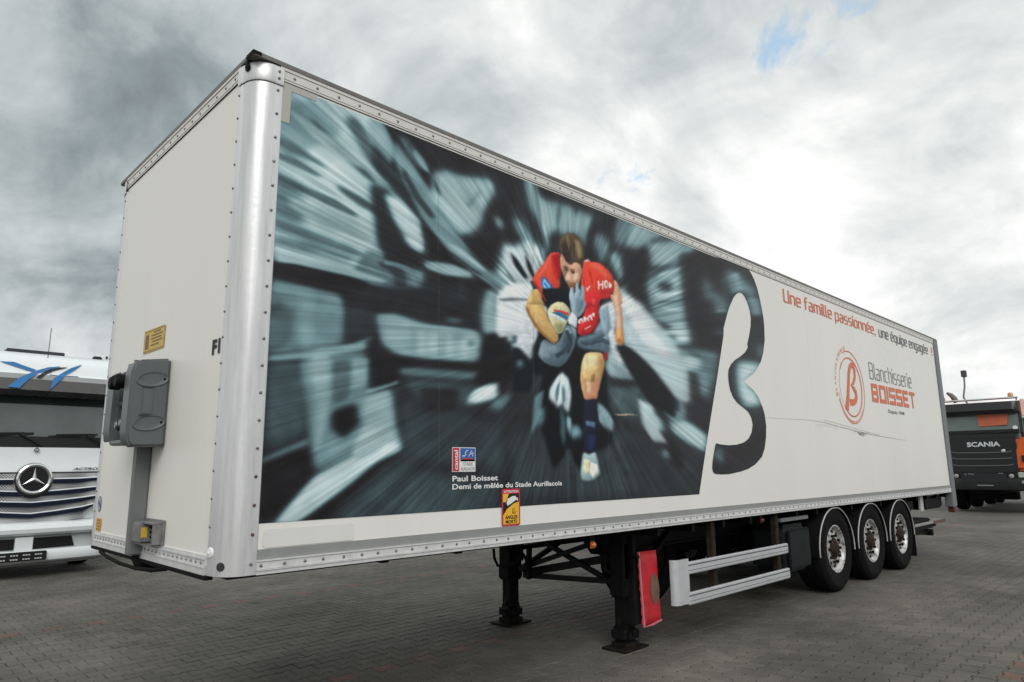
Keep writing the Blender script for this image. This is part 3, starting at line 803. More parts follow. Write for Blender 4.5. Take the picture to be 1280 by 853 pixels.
def paint_print():
    rs = np.random.RandomState(7)
    v = np.full((PH, PW), .13)
    for ln in BG.strip().splitlines():
        b, val, so, ps = ln.split('|')
        blend(v, smooth(pts_of(b, ps)), float(val), float(so) * .62)
    X, Y = np.meshgrid(np.arange(PW) + PX0, np.arange(PH) + PY0)
    cx, cy = 712., 420.
    dx = X - cx; dy = Y - cy
    r = np.hypot(dx, dy); th = (np.arctan2(dy, dx) / (2 * np.pi)) % 1.0
    def polar(nt, nr, seed):
        g = np.random.RandomState(seed).rand(nr, nt)
        u = th * nt; w = np.clip(np.log(r / 20 + 1) / np.log(25) * (nr - 1), 0, nr - 1.001)
        i = u.astype(int); f = u - i; j = w.astype(int); h = w - j
        f = f * f * (3 - 2 * f); h = h * h * (3 - 2 * h)
        a = g[j, i % nt] * (1 - f) + g[j, (i + 1) % nt] * f
        b_ = g[j + 1, i % nt] * (1 - f) + g[j + 1, (i + 1) % nt] * f
        return a * (1 - h) + b_ * h - .5
    def cart(fx, fy, seed, ax, ay):             # soft blotches, drawn out along (ax, ay)
        g = np.random.RandomState(seed).rand(90, 90); u = (dx * ay - dy * ax) * fx + 45; w = (dx * ax + dy * ay) * fy + 45
        i = np.clip(u.astype(int), 0, 88); f = u - i; j = np.clip(w.astype(int), 0, 88); h = w - j
        f = f * f * (3 - 2 * f); h = h * h * (3 - 2 * h)
        return (g[j, i] * (1 - f) + g[j, i + 1] * f) * (1 - h) + (g[j + 1, i] * (1 - f) + g[j + 1, i + 1] * f) * h - .5
    blot = cart(.045, .045, 21, 1, .2) * .5 + cart(.1, .1, 22, .8, .5) * .3 + polar(60, 16, 9) * .5
    v = np.clip(v + blot * (.05 + .30 * v * (1.2 - v)), 0.02, 1)
    n = polar(520, 9, 3) * .6 + polar(1100, 14, 4) * .5 + polar(180, 7, 5) * .5
    amp = np.full((PH, PW), .075)
    for b, a, ps in (('C', .9, '520 110 600 60 760 -20 780 130 740 190 700 340 640 320 560 250'),
                     ('A', .17, '60 60 470 60 600 560 560 740 60 650'),
                     ('E', .45, '60 250 420 290 372 700 100 600'),
                     ('F', .45, '0 0 300 200 330 440 240 450 80 250'),
                     ('E', .45, '0 520 370 700 400 853 0 853'),
                     ('B', .22, '500 540 840 560 840 800 200 830'),
                     ('G', .24, '0 640 401 640 401 853 0 853'),
                     ('F', .25, '0 500 430 560 400 853 0 853'),
                     ('D', .4, '500 100 740 120 760 600 560 560'),
                     ('L', .4, '380 100 700 100 768 700 600 700')):
        blend(amp, pts_of(b, ps), a, 8)
    v = np.clip(v + n * amp * (.12 + 1.0 * v), 0, 1.05)
    acc = np.zeros_like(v)                                   # zoom blur
    K = 11
    for k in range(K):
        s = 1 + (k - (K - 1) / 2) / ((K - 1) / 2) * .016
        xx = np.clip(cx + dx * s - PX0, 0, PW - 1.001); yy = np.clip(cy + dy * s - PY0, 0, PH - 1.001)
        i = xx.astype(int); j = yy.astype(int); f = xx - i; h = yy - j
        acc += (v[j, i] * (1 - f) + v[j, i + 1] * f) * (1 - h) + (v[j + 1, i] * (1 - f) + v[j + 1, i + 1] * f) * h
    v = acc / K * .8 + v * .2
    img = np.stack([np.interp(v, TINT_V, TINT[:, c]) for c in range(3)], -1)
    sharp = False
    for ln in FIG.strip().splitlines():
        if ln == '---':                                      # the tackler and the field sweep past: blurred outwards
            sharp = True; img *= (1 + n * .22)[..., None]
            acc = np.zeros_like(img)
            for k in range(K):
                s = 1 + (k - (K - 1) / 2) / ((K - 1) / 2) * .045
                xx = np.clip(cx + dx * s - PX0, 0, PW - 1.001).astype(int); yy = np.clip(cy + dy * s - PY0, 0, PH - 1.001).astype(int)
                acc += img[yy, xx]
            wr = (np.exp(-(r / 210) ** 4) * .75)[..., None]
            img = acc / K * wr + img * (1 - wr)
            continue
        b, val, so, ps = ln.split('|')
        pq = pts_of(b, ps)
        blend(img, smooth(pq, 1, .07 if len(pq) < 7 else .15), [float(t) for t in val.split(',')], float(so) * .6, vol=.34 if sharp else .2)
    tex = 1 + .12 * cart(.16, .07, 31, .25, 1) + .10 * cart(.38, .2, 32, -.3, 1) + .06 * polar(420, 10, 33)
    fm = np.zeros((PH, PW)); blend(fm, pts_of('P', '655 300 700 285 790 330 800 470 770 610 715 610 690 560 640 470'), 1, 5)
    img *= (1 + (tex - 1) * fm)[..., None]
    # film seams and a worn scratch
    for a_, b2 in ((547, 549), (665, 667.5), (758, 760.5)):
        blend(img, [(a_, 120), (a_ + .9, 120), (b2 + .9, 640), (b2, 640)], (84, 98, 103), .3, .32)
    blend(img, pts_of('P', '768 517.5 773 518.2 785 517.5 800 519 785 519.2 772 519.6'), (190, 170, 140), .4)
    grain = rs.randn(PH, PW, 1) * 1.6
    return np.clip(img + grain, 0, 255)
# ---------------------------------------------------------------- ground
def ground_mat():
    m = bpy.data.materials.new('far paving'); m.use_nodes = True; t = m.node_tree; b = t.nodes['Principled BSDF']; A = t.nodes.new
    tcn = A('ShaderNodeTexCoord'); sp = A('ShaderNodeMapping'); t.links.new(tcn.outputs['Object'], sp.inputs[0])
    bk = A('ShaderNodeTexBrick'); t.links.new(sp.outputs[0], bk.inputs['Vector'])
    bk.inputs['Scale'].default_value = 1; bk.inputs['Brick Width'].default_value = .2; bk.inputs['Row Height'].default_value = .1425
    bk.inputs['Mortar Size'].default_value = .006; bk.inputs['Mortar Smooth'].default_value = .3
    bk.inputs['Color1'].default_value = (.100, .095, .082, 1); bk.inputs['Color2'].default_value = (.122, .115, .099, 1); bk.inputs['Mortar'].default_value = (.028, .027, .025, 1)
    n = A('ShaderNodeTexNoise'); n.inputs['Scale'].default_value = .35; n.inputs['Detail'].default_value = 8; t.links.new(tcn.outputs['Object'], n.inputs['Vector'])
    mr = A('ShaderNodeMapRange'); t.links.new(n.outputs['Fac'], mr.inputs[0]); mr.inputs['To Min'].default_value = .62; mr.inputs['To Max'].default_value = 1.35
    mx = A('ShaderNodeVectorMath'); mx.operation = 'SCALE'; t.links.new(bk.outputs[0], mx.inputs[0]); t.links.new(mr.outputs[0], mx.inputs['Scale'])
    t.links.new(mx.outputs[0], b.inputs['Base Color']); b.inputs['Roughness'].default_value = .8
    bp = A('ShaderNodeBump'); bp.inputs['Strength'].default_value = .6; bp.inputs['Distance'].default_value = .01
    inv = A('ShaderNodeMath'); inv.operation = 'SUBTRACT'; inv.inputs[0].default_value = 1; t.links.new(bk.outputs['Fac'], inv.inputs[1])
    t.links.new(inv.outputs[0], bp.inputs['Height']); t.links.new(bp.outputs[0], b.inputs['Normal'])
    return m
def paver_mat(name, c0, c1):
    m = bpy.data.materials.new(name); m.use_nodes = True; t = m.node_tree; b = t.nodes['Principled BSDF']; A = t.nodes.new
    geo = A('ShaderNodeNewGeometry'); oi = A('ShaderNodeObjectInfo')
    ad = A('ShaderNodeMath'); ad.operation = 'ADD'; t.links.new(geo.outputs['Random Per Island'], ad.inputs[0]); t.links.new(oi.outputs['Random'], ad.inputs[1])
    fr = A('ShaderNodeMath'); fr.operation = 'FRACT'; t.links.new(ad.outputs[0], fr.inputs[0])
    cr = A('ShaderNodeValToRGB'); t.links.new(fr.outputs[0], cr.inputs[0])
    cr.color_ramp.elements[0].color = (*c0, 1); cr.color_ramp.elements[1].color = (*c1, 1)
    def nz(sc_, det, lo, hi, w0=.3, w1=.7):
        n = A('ShaderNodeTexNoise'); n.inputs['Scale'].default_value = sc_; n.inputs['Detail'].default_value = det; n.inputs['Roughness'].default_value = .62
        t.links.new(geo.outputs['Position'], n.inputs['Vector'])
        mr = A('ShaderNodeMapRange'); mr.inputs['From Min'].default_value = w0; mr.inputs['From Max'].default_value = w1
        mr.inputs['To Min'].default_value = lo; mr.inputs['To Max'].default_value = hi; t.links.new(n.outputs['Fac'], mr.inputs[0]); return mr.outputs[0], n
    a, _ = nz(.42, 8, .55, 1.42); c, _ = nz(3.0, 8, .82, 1.16); d, nn = nz(90, 4, .72, 1.28)
    def lane():
        mp = A('ShaderNodeMapping'); mp.inputs['Scale'].default_value = (.07, 1.1, 1); t.links.new(geo.outputs['Position'], mp.inputs[0])
        n = A('ShaderNodeTexNoise'); n.inputs['Scale'].default_value = 1; n.inputs['Detail'].default_value = 6; t.links.new(mp.outputs[0], n.inputs['Vector'])
        mr = A('ShaderNodeMapRange'); mr.inputs['From Min'].default_value = .3; mr.inputs['From Max'].default_value = .7; mr.inputs['To Min'].default_value = .87; mr.inputs['To Max'].default_value = 1.16
        t.links.new(n.outputs['Fac'], mr.inputs[0]); return mr.outputs[0]
    e, _ = nz(1.7, 5, .66, 1.0, .27, .36)         # oil and damp stains
    cur = cr.outputs[0]
    for k in (a, c, d, e, lane()):
        v = A('ShaderNodeVectorMath'); v.operation = 'SCALE'; t.links.new(cur, v.inputs[0]); t.links.new(k, v.inputs['Scale']); cur = v.outputs[0]
    t.links.new(cur, b.inputs['Base Color']); b.inputs['Roughness'].default_value = .78; b.inputs['Specular IOR Level'].default_value = .35
    bp = A('ShaderNodeBump'); bp.inputs['Strength'].default_value = .5; bp.inputs['Distance'].default_value = .003
    t.links.new(nn.outputs['Fac'], bp.inputs['Height']); t.links.new(bp.outputs[0], b.inputs['Normal'])
    return m
PAVG = paver_mat('grey concrete paver', (.098, .092, .079), (.124, .115, .098))
PAVR = paver_mat('red concrete paver', (.15, .094, .074), (.175, .10, .078))
pave = MB(); Z0 = -.012
pave.add([(-3000, -3000, Z0), (3000, -3000, Z0), (3000, 3000, Z0), (-3000, 3000, Z0)], [(0, 1, 2, 3)])
pavement = pave.build('pavement', ground_mat()); pavement['kind'] = 'structure'

LEN, PIT_Y, GAP = .2, .1425, .0031
def outline(g):                                  # double-T paver: wide ends, narrow waist
    a, b_ = .0825 - g, .060 - g
    up = [(-.1 + g, a), (-.0645, a), (-.0355, b_), (.0355, b_), (.0645, a), (.1 - g, a)]
    return up + [(x, -y) for x, y in reversed(up)]
O1 = outline(GAP); O2 = outline(GAP + .004)
O1 = O1[::-1]; O2 = O2[::-1]
def paver_geo(cx, cy, dz, full=True, tl=(0, 0)):
    n = 12
    v = [(cx + x, cy + y, dz + x * tl[0] + y * tl[1]) for x, y in O2] + [(cx + x, cy + y, dz - .0045 + x * tl[0] + y * tl[1]) for x, y in O1]
    f = [tuple(range(n))[::-1]] + [(i, (i + 1) % n, n + (i + 1) % n, n + i) for i in range(n)]
    if full:
        v += [(cx + x, cy + y, Z0 - .002) for x, y in O1]; f += [(n + i, n + (i + 1) % n, 2 * n + (i + 1) % n, 2 * n + i) for i in range(n)]
    return v, f
def is_red(r, ci, cx, cy):
    for ly, lo, hi in ((1.45, -3, 40), (5.16, -3, 30), (-2.22, 2, 30)):
        if abs(cy - ly) <= PIT_Y / 2 and lo < cx < hi and ci % 2 == 0: return True
    return False
cells = []
for r in range(int(-6 / PIT_Y), int(16 / PIT_Y)):
    cy = r * PIT_Y + .025
    for ci in range(int(-5 / LEN), int(26 / LEN)):
        cx = ci * LEN + (LEN / 2 if r % 2 else 0)
        px, py, z = proj((cx, cy, 0))
        if z < 1.2 or z > 19.5: continue
        if -70 < px < 1350 and py < 905:
            cells.append((z, cx, cy, r, ci, -10 < px < 1290 and py < 858))
cells.sort()
mb_near = {}
rv = random.Random(11)
v, f = paver_geo(0, 0, 0)
def shared(name, m):
    b = MB(); b.add(v, f); me = bpy.data.meshes.new(name); me.from_pydata(b.v, [], b.f); me.materials.append(m); return me
MEG, MER = shared('paver', PAVG), shared('paver', PAVR)
stuff = MB(); cnt = 0
for z, cx, cy, r, ci, vis in cells:
    red = is_red(r, ci, cx, cy)
    dz = rv.uniform(-.0022, .0012); tl = (rv.uniform(-.012, .012), rv.uniform(-.012, .012))
    if vis and cnt < 300:
        o = bpy.data.objects.new('paver', MER if red else MEG); C.objects.link(o); o.parent = pavement
        o.location = (cx, cy, dz); o.rotation_euler = (tl[1], -tl[0], rv.uniform(-.006, .006)); cnt += 1
    else:
        vv, ff = paver_geo(cx, cy, dz, z < 11, tl); stuff.add(vv, ff, 1 if red else 0)
me = bpy.data.meshes.new('paver_field'); me.from_pydata(stuff.v, [], stuff.f)
me.polygons.foreach_set('material_index', stuff.mi); me.materials.append(PAVG); me.materials.append(PAVR)
sand = MB()
for z, cx, cy, r, ci, vis in cells: sand.add([(cx - .1, cy - PIT_Y / 2, -.0105), (cx + .1, cy - PIT_Y / 2, -.0105), (cx + .1, cy + PIT_Y / 2, -.0105), (cx - .1, cy + PIT_Y / 2, -.0105)], [(0, 1, 2, 3)])
ms = bpy.data.meshes.new('joint_sand'); ms.from_pydata(sand.v, [], sand.f); ms.materials.append(mat('dark joint sand', (.022, .021, .018), .95, var=.3, vscale=30))
so_ = bpy.data.objects.new('joint_sand', ms); C.objects.link(so_); so_.parent = pavement; so_['kind'] = 'stuff'
pf = bpy.data.objects.new('paver_field', me); C.objects.link(pf); pf.parent = pavement; pf['kind'] = 'stuff'
# ---------------------------------------------------------------- the box trailer
LT, WT, ZB, ZT = 13.82, 2.55, 1.075, 4.0
tr = thing('box_trailer', (6.9, 1.27, 0), 'long white box trailer printed with a running rugby player, standing on its legs', 'trailer')
XU, YU, ZU = (1, 0, 0), (0, 1, 0), (0, 0, 1)
SN = (0, -1, 0)
# panels
b = MB(); b.box(0.004, .03, .17, WT - .17, 1.12, 3.94); front = b.build('front_panel', CREAM, tr)
b = MB(); b.box(.16, LT - .3, 0.002, .03, 1.12, 3.94); side = b.build('side_panel', SIDEW, tr)
b = MB(); b.box(.16, LT - .3, WT - .03, WT - .002, 1.12, 3.94); b.build('side_panel', SIDEW, tr)
b = MB(); b.box(.05, LT - .05, .03, WT - .03, 3.975, 3.99); b.build('roof_panel', WHITEP, tr)
b = MB(); b.box(.05, LT - .05, .03, WT - .03, 1.06, 1.09); b.build('floor', FLOORU, tr)
for y0, y1 in ((.12, WT / 2 - .005), (WT / 2 + .005, WT - .12)):
    b = MB(); b.rbox(LT - .03, LT + .02, y0, y1, 1.16, 3.88, .01)
    d = b.build('rear_door', SIDEW, tr)
    q = MB()
    for yy in (y0 + .3, y1 - .3): q.cyl((LT + .045, yy, 1.2), (LT + .045, yy, 3.85), .014, 8); q.box(LT + .03, LT + .06, yy - .04, yy + .04, 1.5, 1.56)
    q.build('door_bar', RIVM, d)
# corner posts: flange on the side, quarter round, flange on the front
def post(y0, s, lbl):
    b = MB(); r = .125; pl = [(.178, -.006), (r + .01, -.006)]
    for t in range(0, 13): a = -PI / 2 - t * PI / 24; pl.append((r + r * math.cos(a), r - .006 + (r) * math.sin(a)))
    pl += [(-.006, r + .01), (-.006, .176)]
    pl = [(x - (.0 if i < 2 else .0), y) for i, (x, y) in enumerate(pl)]
    inn = [(x + .012, y + .012) for x, y in pl[::-1]]
    ring = pl + inn
    n = len(ring); z0, z1 = 1.075, 3.862
    v = [(x, y0 + s * y, z0) for x, y in ring] + [(x, y0 + s * y, z1) for x, y in ring]
    b.add(v, [(i, (i + 1) % n, n + (i + 1) % n, n + i) for i in range(n)] + [tuple(range(n)), tuple(range(n, 2 * n))[::-1]])
    o = b.build('corner_post', ALU, tr)
    # cap
    b = MB(); v = []
    for z, g in ((3.85, .004), (3.862, .008), (3.955, .008), (3.965, .002)):
        for x, y in pl:
            k = Vector((x - r, y - r)); k = k.normalized() * g if k.length else k
            v.append((x + k.x, y0 + s * (y + k.y), z))
    m = len(pl); b.add(v, [(k * m + i, k * m + i + 1, (k + 1) * m + i + 1, (k + 1) * m + i) for k in range(3) for i in range(m - 1)])
    c = b.build('corner_cap', ALU, o)
    b = MB(); v = [(x + (x - r) * .03, y0 + s * (y + (y - r) * .03), z) for z in (3.846, 3.853) for x, y in pl]
    b.add(v, [(i, i + 1, m + i + 1, m + i) for i in range(m - 1)]); b.build('sealant', SEAM, o)
    return o
post_near = post(0, 1, None); post(WT, -1, None)
# rubbed notch, marker stud and hole at the near post
b = MB(); b.cyl((-.010, .075, 3.925), (.004, .075, 3.925), .02, 12); b.box(-.014, .0, .06, .09, 3.925, 3.968); b.build('cap_slot', BLACKP, post_near)
b = MB(); b.dome((-.004, .14, 1.19), (-1, -.15, 0), .030, .012, 16); b.dome((-.014, .139, 1.19), (-1, -.15, 0), .008, .006, 8); b.build('marker_stud', WHITEP, post_near)
b = MB()
cc = Vector((.125 - .1255 * math.cos(.55), .119 - .1255 * math.sin(.55), 1.125)); nn = Vector((-math.cos(.55), -math.sin(.55), 0))
b.tube([cc + nn * .004, cc - nn * .003], .022, 20); b.build('drain_hole', mat('shadowed hole', (.05, .05, .05), .7, var=.5, vscale=60), post_near)
b = MB(); b.tube([cc + nn * .0035 + Vector((0, 0, 0)), cc + nn * .0065], .030, 20)
# top rails: side and front, three bands and a dark roof edge
def rail_side(y0, s):
    f = lambda a, c: (min(y0 - s * a, y0 - s * c), max(y0 - s * a, y0 - s * c))
    x0, x1 = (.16, LT - .29)
    b = MB(); ya, yb = f(-.02, .006); b.box(x0, x1, ya, yb, 3.902, 3.95); ya, yb = f(-.02, .010); b.box(x0, x1, ya, yb, 3.953, 3.973)
    ya, yb = f(-.02, .004); b.box(x0, x1, ya, yb, 3.888, 3.899); o = b.build('top_rail', RAILW, tr)
    b = MB(); ya, yb = f(-.02, .0025); b.box(x0, x1, ya, yb, 3.885, 3.955); b.build('sealant', SEAM, o)
    b = MB(); ya, yb = f(-.05, .014); b.box(.0, LT - .05, ya, yb, 3.9735, 4.0); b.build('roof_edge', DARKG, o)
    b = MB()
    for i in range(int((x1 - x0) / .15)): b.dome((x0 + .09 + i * .15, y0 - s * .006, 3.925), (0, -s, 0), .0095, .006, 8)
    rv_ = b.build('rivets', RIVM, o); rv_['kind'] = 'stuff'
    # bottom: grey strip, bead, riveted band, lip
    b = MB(); ya, yb = f(-.02, .003); b.box(x0, x1, ya, yb, 1.146, 1.2); b.build('grey_strip', STRIPG, tr)
    b = MB(); ya, yb = f(-.03, .014); b.box(x0 + .02, x1, ya, yb, 1.139, 1.1465); ya, yb = f(-.03, .008); b.box(x0 + .02, x1, ya, yb, 1.099, 1.137)
    ya, yb = f(-.03, .018); b.box(x0 + .02, x1, ya, yb, 1.093, 1.0975); ya, yb = f(-.03, .012); b.box(x0 + .02, x1, ya, yb, 1.073, 1.0915)
    o = b.build('bottom_rail', ALUR, tr)
    b = MB()
    for i in range(int((x1 - x0 - .1) / .12)): b.dome((x0 + .05 + i * .12 + (.004 if i % 3 else -.006), y0 - s * .008, 1.118), (0, -s, 0), .0095, .007, 8)
    rv_ = b.build('rivets', RIVM, o); rv_['kind'] = 'stuff'
rail_side(0, 1); rail_side(WT, -1)
b = MB(); b.box(-.006, .02, .16, WT - .16, 3.902, 3.95); b.box(-.010, .02, .16, WT - .16, 3.953, 3.973); b.box(-.004, .02, .16, WT - .16, 3.888, 3.899)
o = b.build('top_rail', RAILW, tr)
b = MB(); b.box(-.0025, .02, .16, WT - .16, 3.885, 3.955); b.build('sealant', SEAM, o)
b = MB(); b.box(-.012, .04, -.013, WT + .013, 3.9745, 4.0); b.build('roof_edge', DARKG, o); b = MB(); b.rbox(-.016, .04, -.016, .08, 3.976, 4.003, .003); b.build('roof_corner', BLACKP, o)
b = MB()
for i in range(16): b.dome((-.006, .24 + i * .14, 3.925), (-1, 0, 0), .0095, .006, 8)
k = b.build('rivets', RIVM, o); k['kind'] = 'stuff'
b = MB(); b.box(-.012, .02, .2, WT - .2, 1.150, 1.157); b.box(-.006, .02, .2, WT - .2, 1.114, 1.149); b.box(-.014, .02, .2, WT - .2, 1.108, 1.113); b.box(-.010, .02, .2, WT - .2, 1.072, 1.107)
b.box(-.004, .02, .2, WT - .2, 1.158, 1.172)
o = b.build('bottom_rail', ALUR, tr)
b = MB(); b.box(-.02, .02, .15, WT - .2, 1.052, 1.071); b.build('rubber_strip', BLACKR, o)
b = MB()
for i in range(30): b.dome((-.006, .25 + i * .071, 1.132), (-1, 0, 0), .0085, .006, 8)
k = b.build('rivets', RIVM, o); k['kind'] = 'stuff'
for yy in (.163, WT - .163):
    b = MB()
    for i in range(18): b.dome((-.006, yy, 1.32 + i * .145), (-1, 0, 0), .0085, .007, 8)
    k = b.build('rivets', RIVM, post_near); k['kind'] = 'stuff'
b = MB(); b2 = MB()
for i in range(19):
    z = 1.13 + i * .149
    (b2 if i in (1, 2, 3) else b).dome((.150, -.006, z), SN, .0095, .008, 10)
b.dome((.150, -.014, 3.93), SN, .0095, .008, 10); b.dome((.150, -.014, 3.885), SN, .0095, .008, 10)
k = b.build('rivets', RIVM, post_near); k['kind'] = 'stuff'; k = b2.build('rivets', RIVB, post_near); k['kind'] = 'stuff'
# rear pillars and frame
for y0, s in ((0, 1), (WT, -1)):
    b = MB(); a, c = sorted((y0 - s * .012, y0 + s * .12)); b.rbox(LT - .28, LT + .0, a, c, .80, 4.0, .012)
    b.build('rear_pillar', mat('grey painted frame', (.16, .17, .18), .5, var=.08, vscale=5), tr)
for a_, c_ in ((3.88, 3.995), (.98, 1.15)): b = MB(); b.box(LT - .1, LT, .12, WT - .12, a_, c_); b.build('rear_frame', GREYC, tr)
b = MB(); b.rbox(LT - .22, LT - .02, -.004, .1, .70, .80, .01); b.build('rear_light', mat('dirty rear lamp', (.10, .03, .022), .5, var=.4), tr)

# ---- the printed vinyl
Pm = paint_print()
H_ = np.array([[*(Vector(proj((x, 0, z))[:2])), x, z] for x, z in ((.2, 1.4), (5.6, 1.4), (5.6, 3.8), (.2, 3.8))])
A_ = []; B_ = []
for px, py, x, z in H_:
    A_ += [[x, z, 1, 0, 0, 0, -px * x, -px * z], [0, 0, 0, x, z, 1, -py * x, -py * z]]; B_ += [px, py]
HM = np.append(np.linalg.solve(np.array(A_), np.array(B_)), 1).reshape(3, 3)
def wall_poly(b_, s_): return [(on(px, py, 1, 0).x, on(px, py, 1, 0).z) for px, py in pts_of(b_, s_)]
ZTOP = 3.884
edge = [(.214, 3.848)] + wall_poly('P', '346 182') + [(.173, 1.333)] + [(4.607, 1.334)]
edge += wall_poly('F', '445 545 497 220 530 0') + wall_poly('E', '590 760 606 695 622 640 648 580 665 558 683 549 700 554 718 580 732 612 745 655 751 700 750 750 742 800 730 853')
edge += wall_poly('F', '660 62 645 88 620 110 590 130 570 152 558 178 555 205 558 250 566 290 582 328 604 358 635 382 662 405 678 435 686 475 680 515 664 548 640 568 600 580 555 583 510 578 494 572 487 580 482 605 472 670 470 705 474 725 486 736 520 739 560 737 620 724 660 710 700 685 735 645 750 600 757 540 758 480 750 420 738 378 715 325 690 290 655 258 637 243 655 228 690 200 712 170 730 135 742 90 750 20')
edge += wall_poly('E', '832 800 830 740 824 690 815 640 803 580 788 520 770 470 750 430 735 408 718 394 706 389')
edge += [(on(905, 322, 1, 0).x - .25, ZTOP - .012), (.42, ZTOP - .012), (.40, 3.862)]
ex = np.array(edge)
nz_ = 440; zs = np.linspace(1.32, ZTOP, nz_)
tt = np.linspace(0, 1, 790); xs = .165 + (6.36 - .165) * (tt * .62 + .38 * tt ** 2)
GX, GZ = np.meshgrid(xs, zs)
ins = np.zeros(GX.shape, bool)
for i in range(len(edge)):
    x1, z1 = edge[i]; x2, z2 = edge[(i + 1) % len(edge)]
    if z1 == z2: continue
    ins ^= ((z1 > GZ) != (z2 > GZ)) & (GX < (x2 - x1) * (GZ - z1) / (z2 - z1) + x1)
cell = ins[:-1, :-1] | ins[1:, :-1] | ins[:-1, 1:] | ins[1:, 1:]
used = np.zeros(GX.shape, bool)
used[:-1, :-1] |= cell; used[1:, :-1] |= cell; used[:-1, 1:] |= cell; used[1:, 1:] |= cell
mv = used & ~ins                                 # vertices just outside slide onto the cut edge
px_, pz_ = GX[mv], GZ[mv]; best = np.full(px_.shape, 1e9); bx_ = px_.copy(); bz_ = pz_.copy()
for i in range(len(edge)):
    a = ex[i]; d = ex[(i + 1) % len(edge)] - a; l2 = d @ d
    if l2 < 1e-12: continue
    t_ = np.clip(((px_ - a[0]) * d[0] + (pz_ - a[1]) * d[1]) / l2, 0, 1)
    qx = a[0] + t_ * d[0]; qz = a[1] + t_ * d[1]; ds = (qx - px_) ** 2 + (qz - pz_) ** 2
    m_ = ds < best; best[m_] = ds[m_]; bx_[m_] = qx[m_]; bz_[m_] = qz[m_]
GX[mv] = bx_; GZ[mv] = bz_
idx = -np.ones(GX.shape, int); idx[used] = np.arange(used.sum())
vx = GX[used]; vz = GZ[used]
co = np.stack([vx - 6.9, np.full(vx.shape, -.0005 - 1.27), vz], -1).astype(np.float32)
ji, ii = np.nonzero(cell)
fc = np.stack([idx[ji, ii], idx[ji, ii + 1], idx[ji + 1, ii + 1], idx[ji + 1, ii]], -1).astype(np.int32)
me = bpy.data.meshes.new('printed_vinyl')
me.vertices.add(len(co)); me.vertices.foreach_set('co', co.ravel())
me.loops.add(fc.size); me.loops.foreach_set('vertex_index', fc.ravel())
me.polygons.add(len(fc)); me.polygons.foreach_set('loop_start', np.arange(0, fc.size, 4, dtype=np.int32))
me.update(calc_edges=True)
hw = HM[2, 0] * vx + HM[2, 1] * vz + 1
qx = (HM[0, 0] * vx + HM[0, 1] * vz + HM[0, 2]) / hw - PX0; qy = (HM[1, 0] * vx + HM[1, 1] * vz + HM[1, 2]) / hw - PY0
qx = np.clip(qx, 0, PW - 1.001); qy = np.clip(qy, 0, PH - 1.001)
i_, j_ = qx.astype(int), qy.astype(int); f_, h_ = (qx - i_)[:, None], (qy - j_)[:, None]
cl = (Pm[j_, i_] * (1 - f_) + Pm[j_, i_ + 1] * f_) * (1 - h_) + (Pm[j_ + 1, i_] * (1 - f_) + Pm[j_ + 1, i_ + 1] * f_) * h_
cl = cl / 255; lin = np.where(cl <= .04045, cl / 12.92, ((cl + .055) / 1.055) ** 2.4)
PRINT_GAIN = 1.24
lin = np.clip(lin * PRINT_GAIN - .004, .002, .95)
ca = me.color_attributes.new('print', 'FLOAT_COLOR', 'POINT')
ca.data.foreach_set('color', np.concatenate([lin, np.ones((len(lin), 1))], 1).astype(np.float32).ravel())
vm = bpy.data.materials.new('printed film'); vm.use_nodes = True; t = vm.node_tree; pb = t.nodes['Principled BSDF']
at = t.nodes.new('ShaderNodeVertexColor'); at.layer_name = 'print'; t.links.new(at.outputs[0], pb.inputs['Base Color'])
pb.inputs['Roughness'].default_value = .40; pb.inputs['Specular IOR Level'].default_value = .22
wv = t.nodes.new('ShaderNodeTexNoise'); wv.inputs['Scale'].default_value = 5; tcn = t.nodes.new('ShaderNodeTexCoord'); t.links.new(tcn.outputs['Object'], wv.inputs['Vector'])
bpn = t.nodes.new('ShaderNodeBump'); bpn.inputs['Strength'].default_value = .08; bpn.inputs['Distance'].default_value = .01; t.links.new(wv.outputs['Fac'], bpn.inputs['Height']); t.links.new(bpn.outputs[0], pb.inputs['Normal'])
me.materials.append(vm)
vinyl = bpy.data.objects.new('printed_vinyl', me); C.objects.link(vinyl); vinyl.parent = tr; vinyl['_o'] = list(tr['_o'])
vinyl['label'] = 'blue-grey printed film showing a rugby player in a red shirt, cut in the shape of a large letter'
# panel joints behind the film
for x in (7.55, 9.05, 10.55, 12.05):
    b = MB(); b.box(x, x + .0015, .0012, .003, 1.2, 3.886); b.build('panel_joint', mat('panel joint', (.62, .61, .58), .6), tr)
# ---- lettering
def S(x, z, o=.0035): return (x, -o, z)
# badge with red and blue fields
b = MB()
x0, x1, z0, z1 = 1.496, 1.703, 1.585, 1.748
flat(b, S(0, 0, .002), XU, ZU, [(x0, z0), (x1, z0), (x1, z1), (x0, z1)])
bad = b.build('club_badge', WHITEP, tr)
b = MB(); flat(b, S(0, 0, .003), XU, ZU, [(x0 + .004, z0 + .004), (x0 + .062, z0 + .004), (x0 + .062, z1 - .004), (x0 + .004, z1 - .004)])
flat(b, S(0, 0, .003), XU, ZU, [(x0 + .07, 1.667)] + [(x0 + .137 + .064 * math.cos(PI - k * PI / 10), 1.655 + .022 * math.sin(PI - k * PI / 10)) for k in range(11)] + [(x1 - .005, 1.667), (x1 - .005, 1.657), (x0 + .07, 1.657)][:1])
b.build('red_field', REDT, bad)
b = MB(); flat(b, S(0, 0, .0033), XU, ZU, [(x0 + .07, 1.664), (x0 + .1, 1.675), (x0 + .137, 1.678), (x0 + .17, 1.675), (x1 - .005, 1.664), (x1 - .005, z1 - .005), (x0 + .07, z1 - .005)])
b.build('blue_field', BLUET, bad)
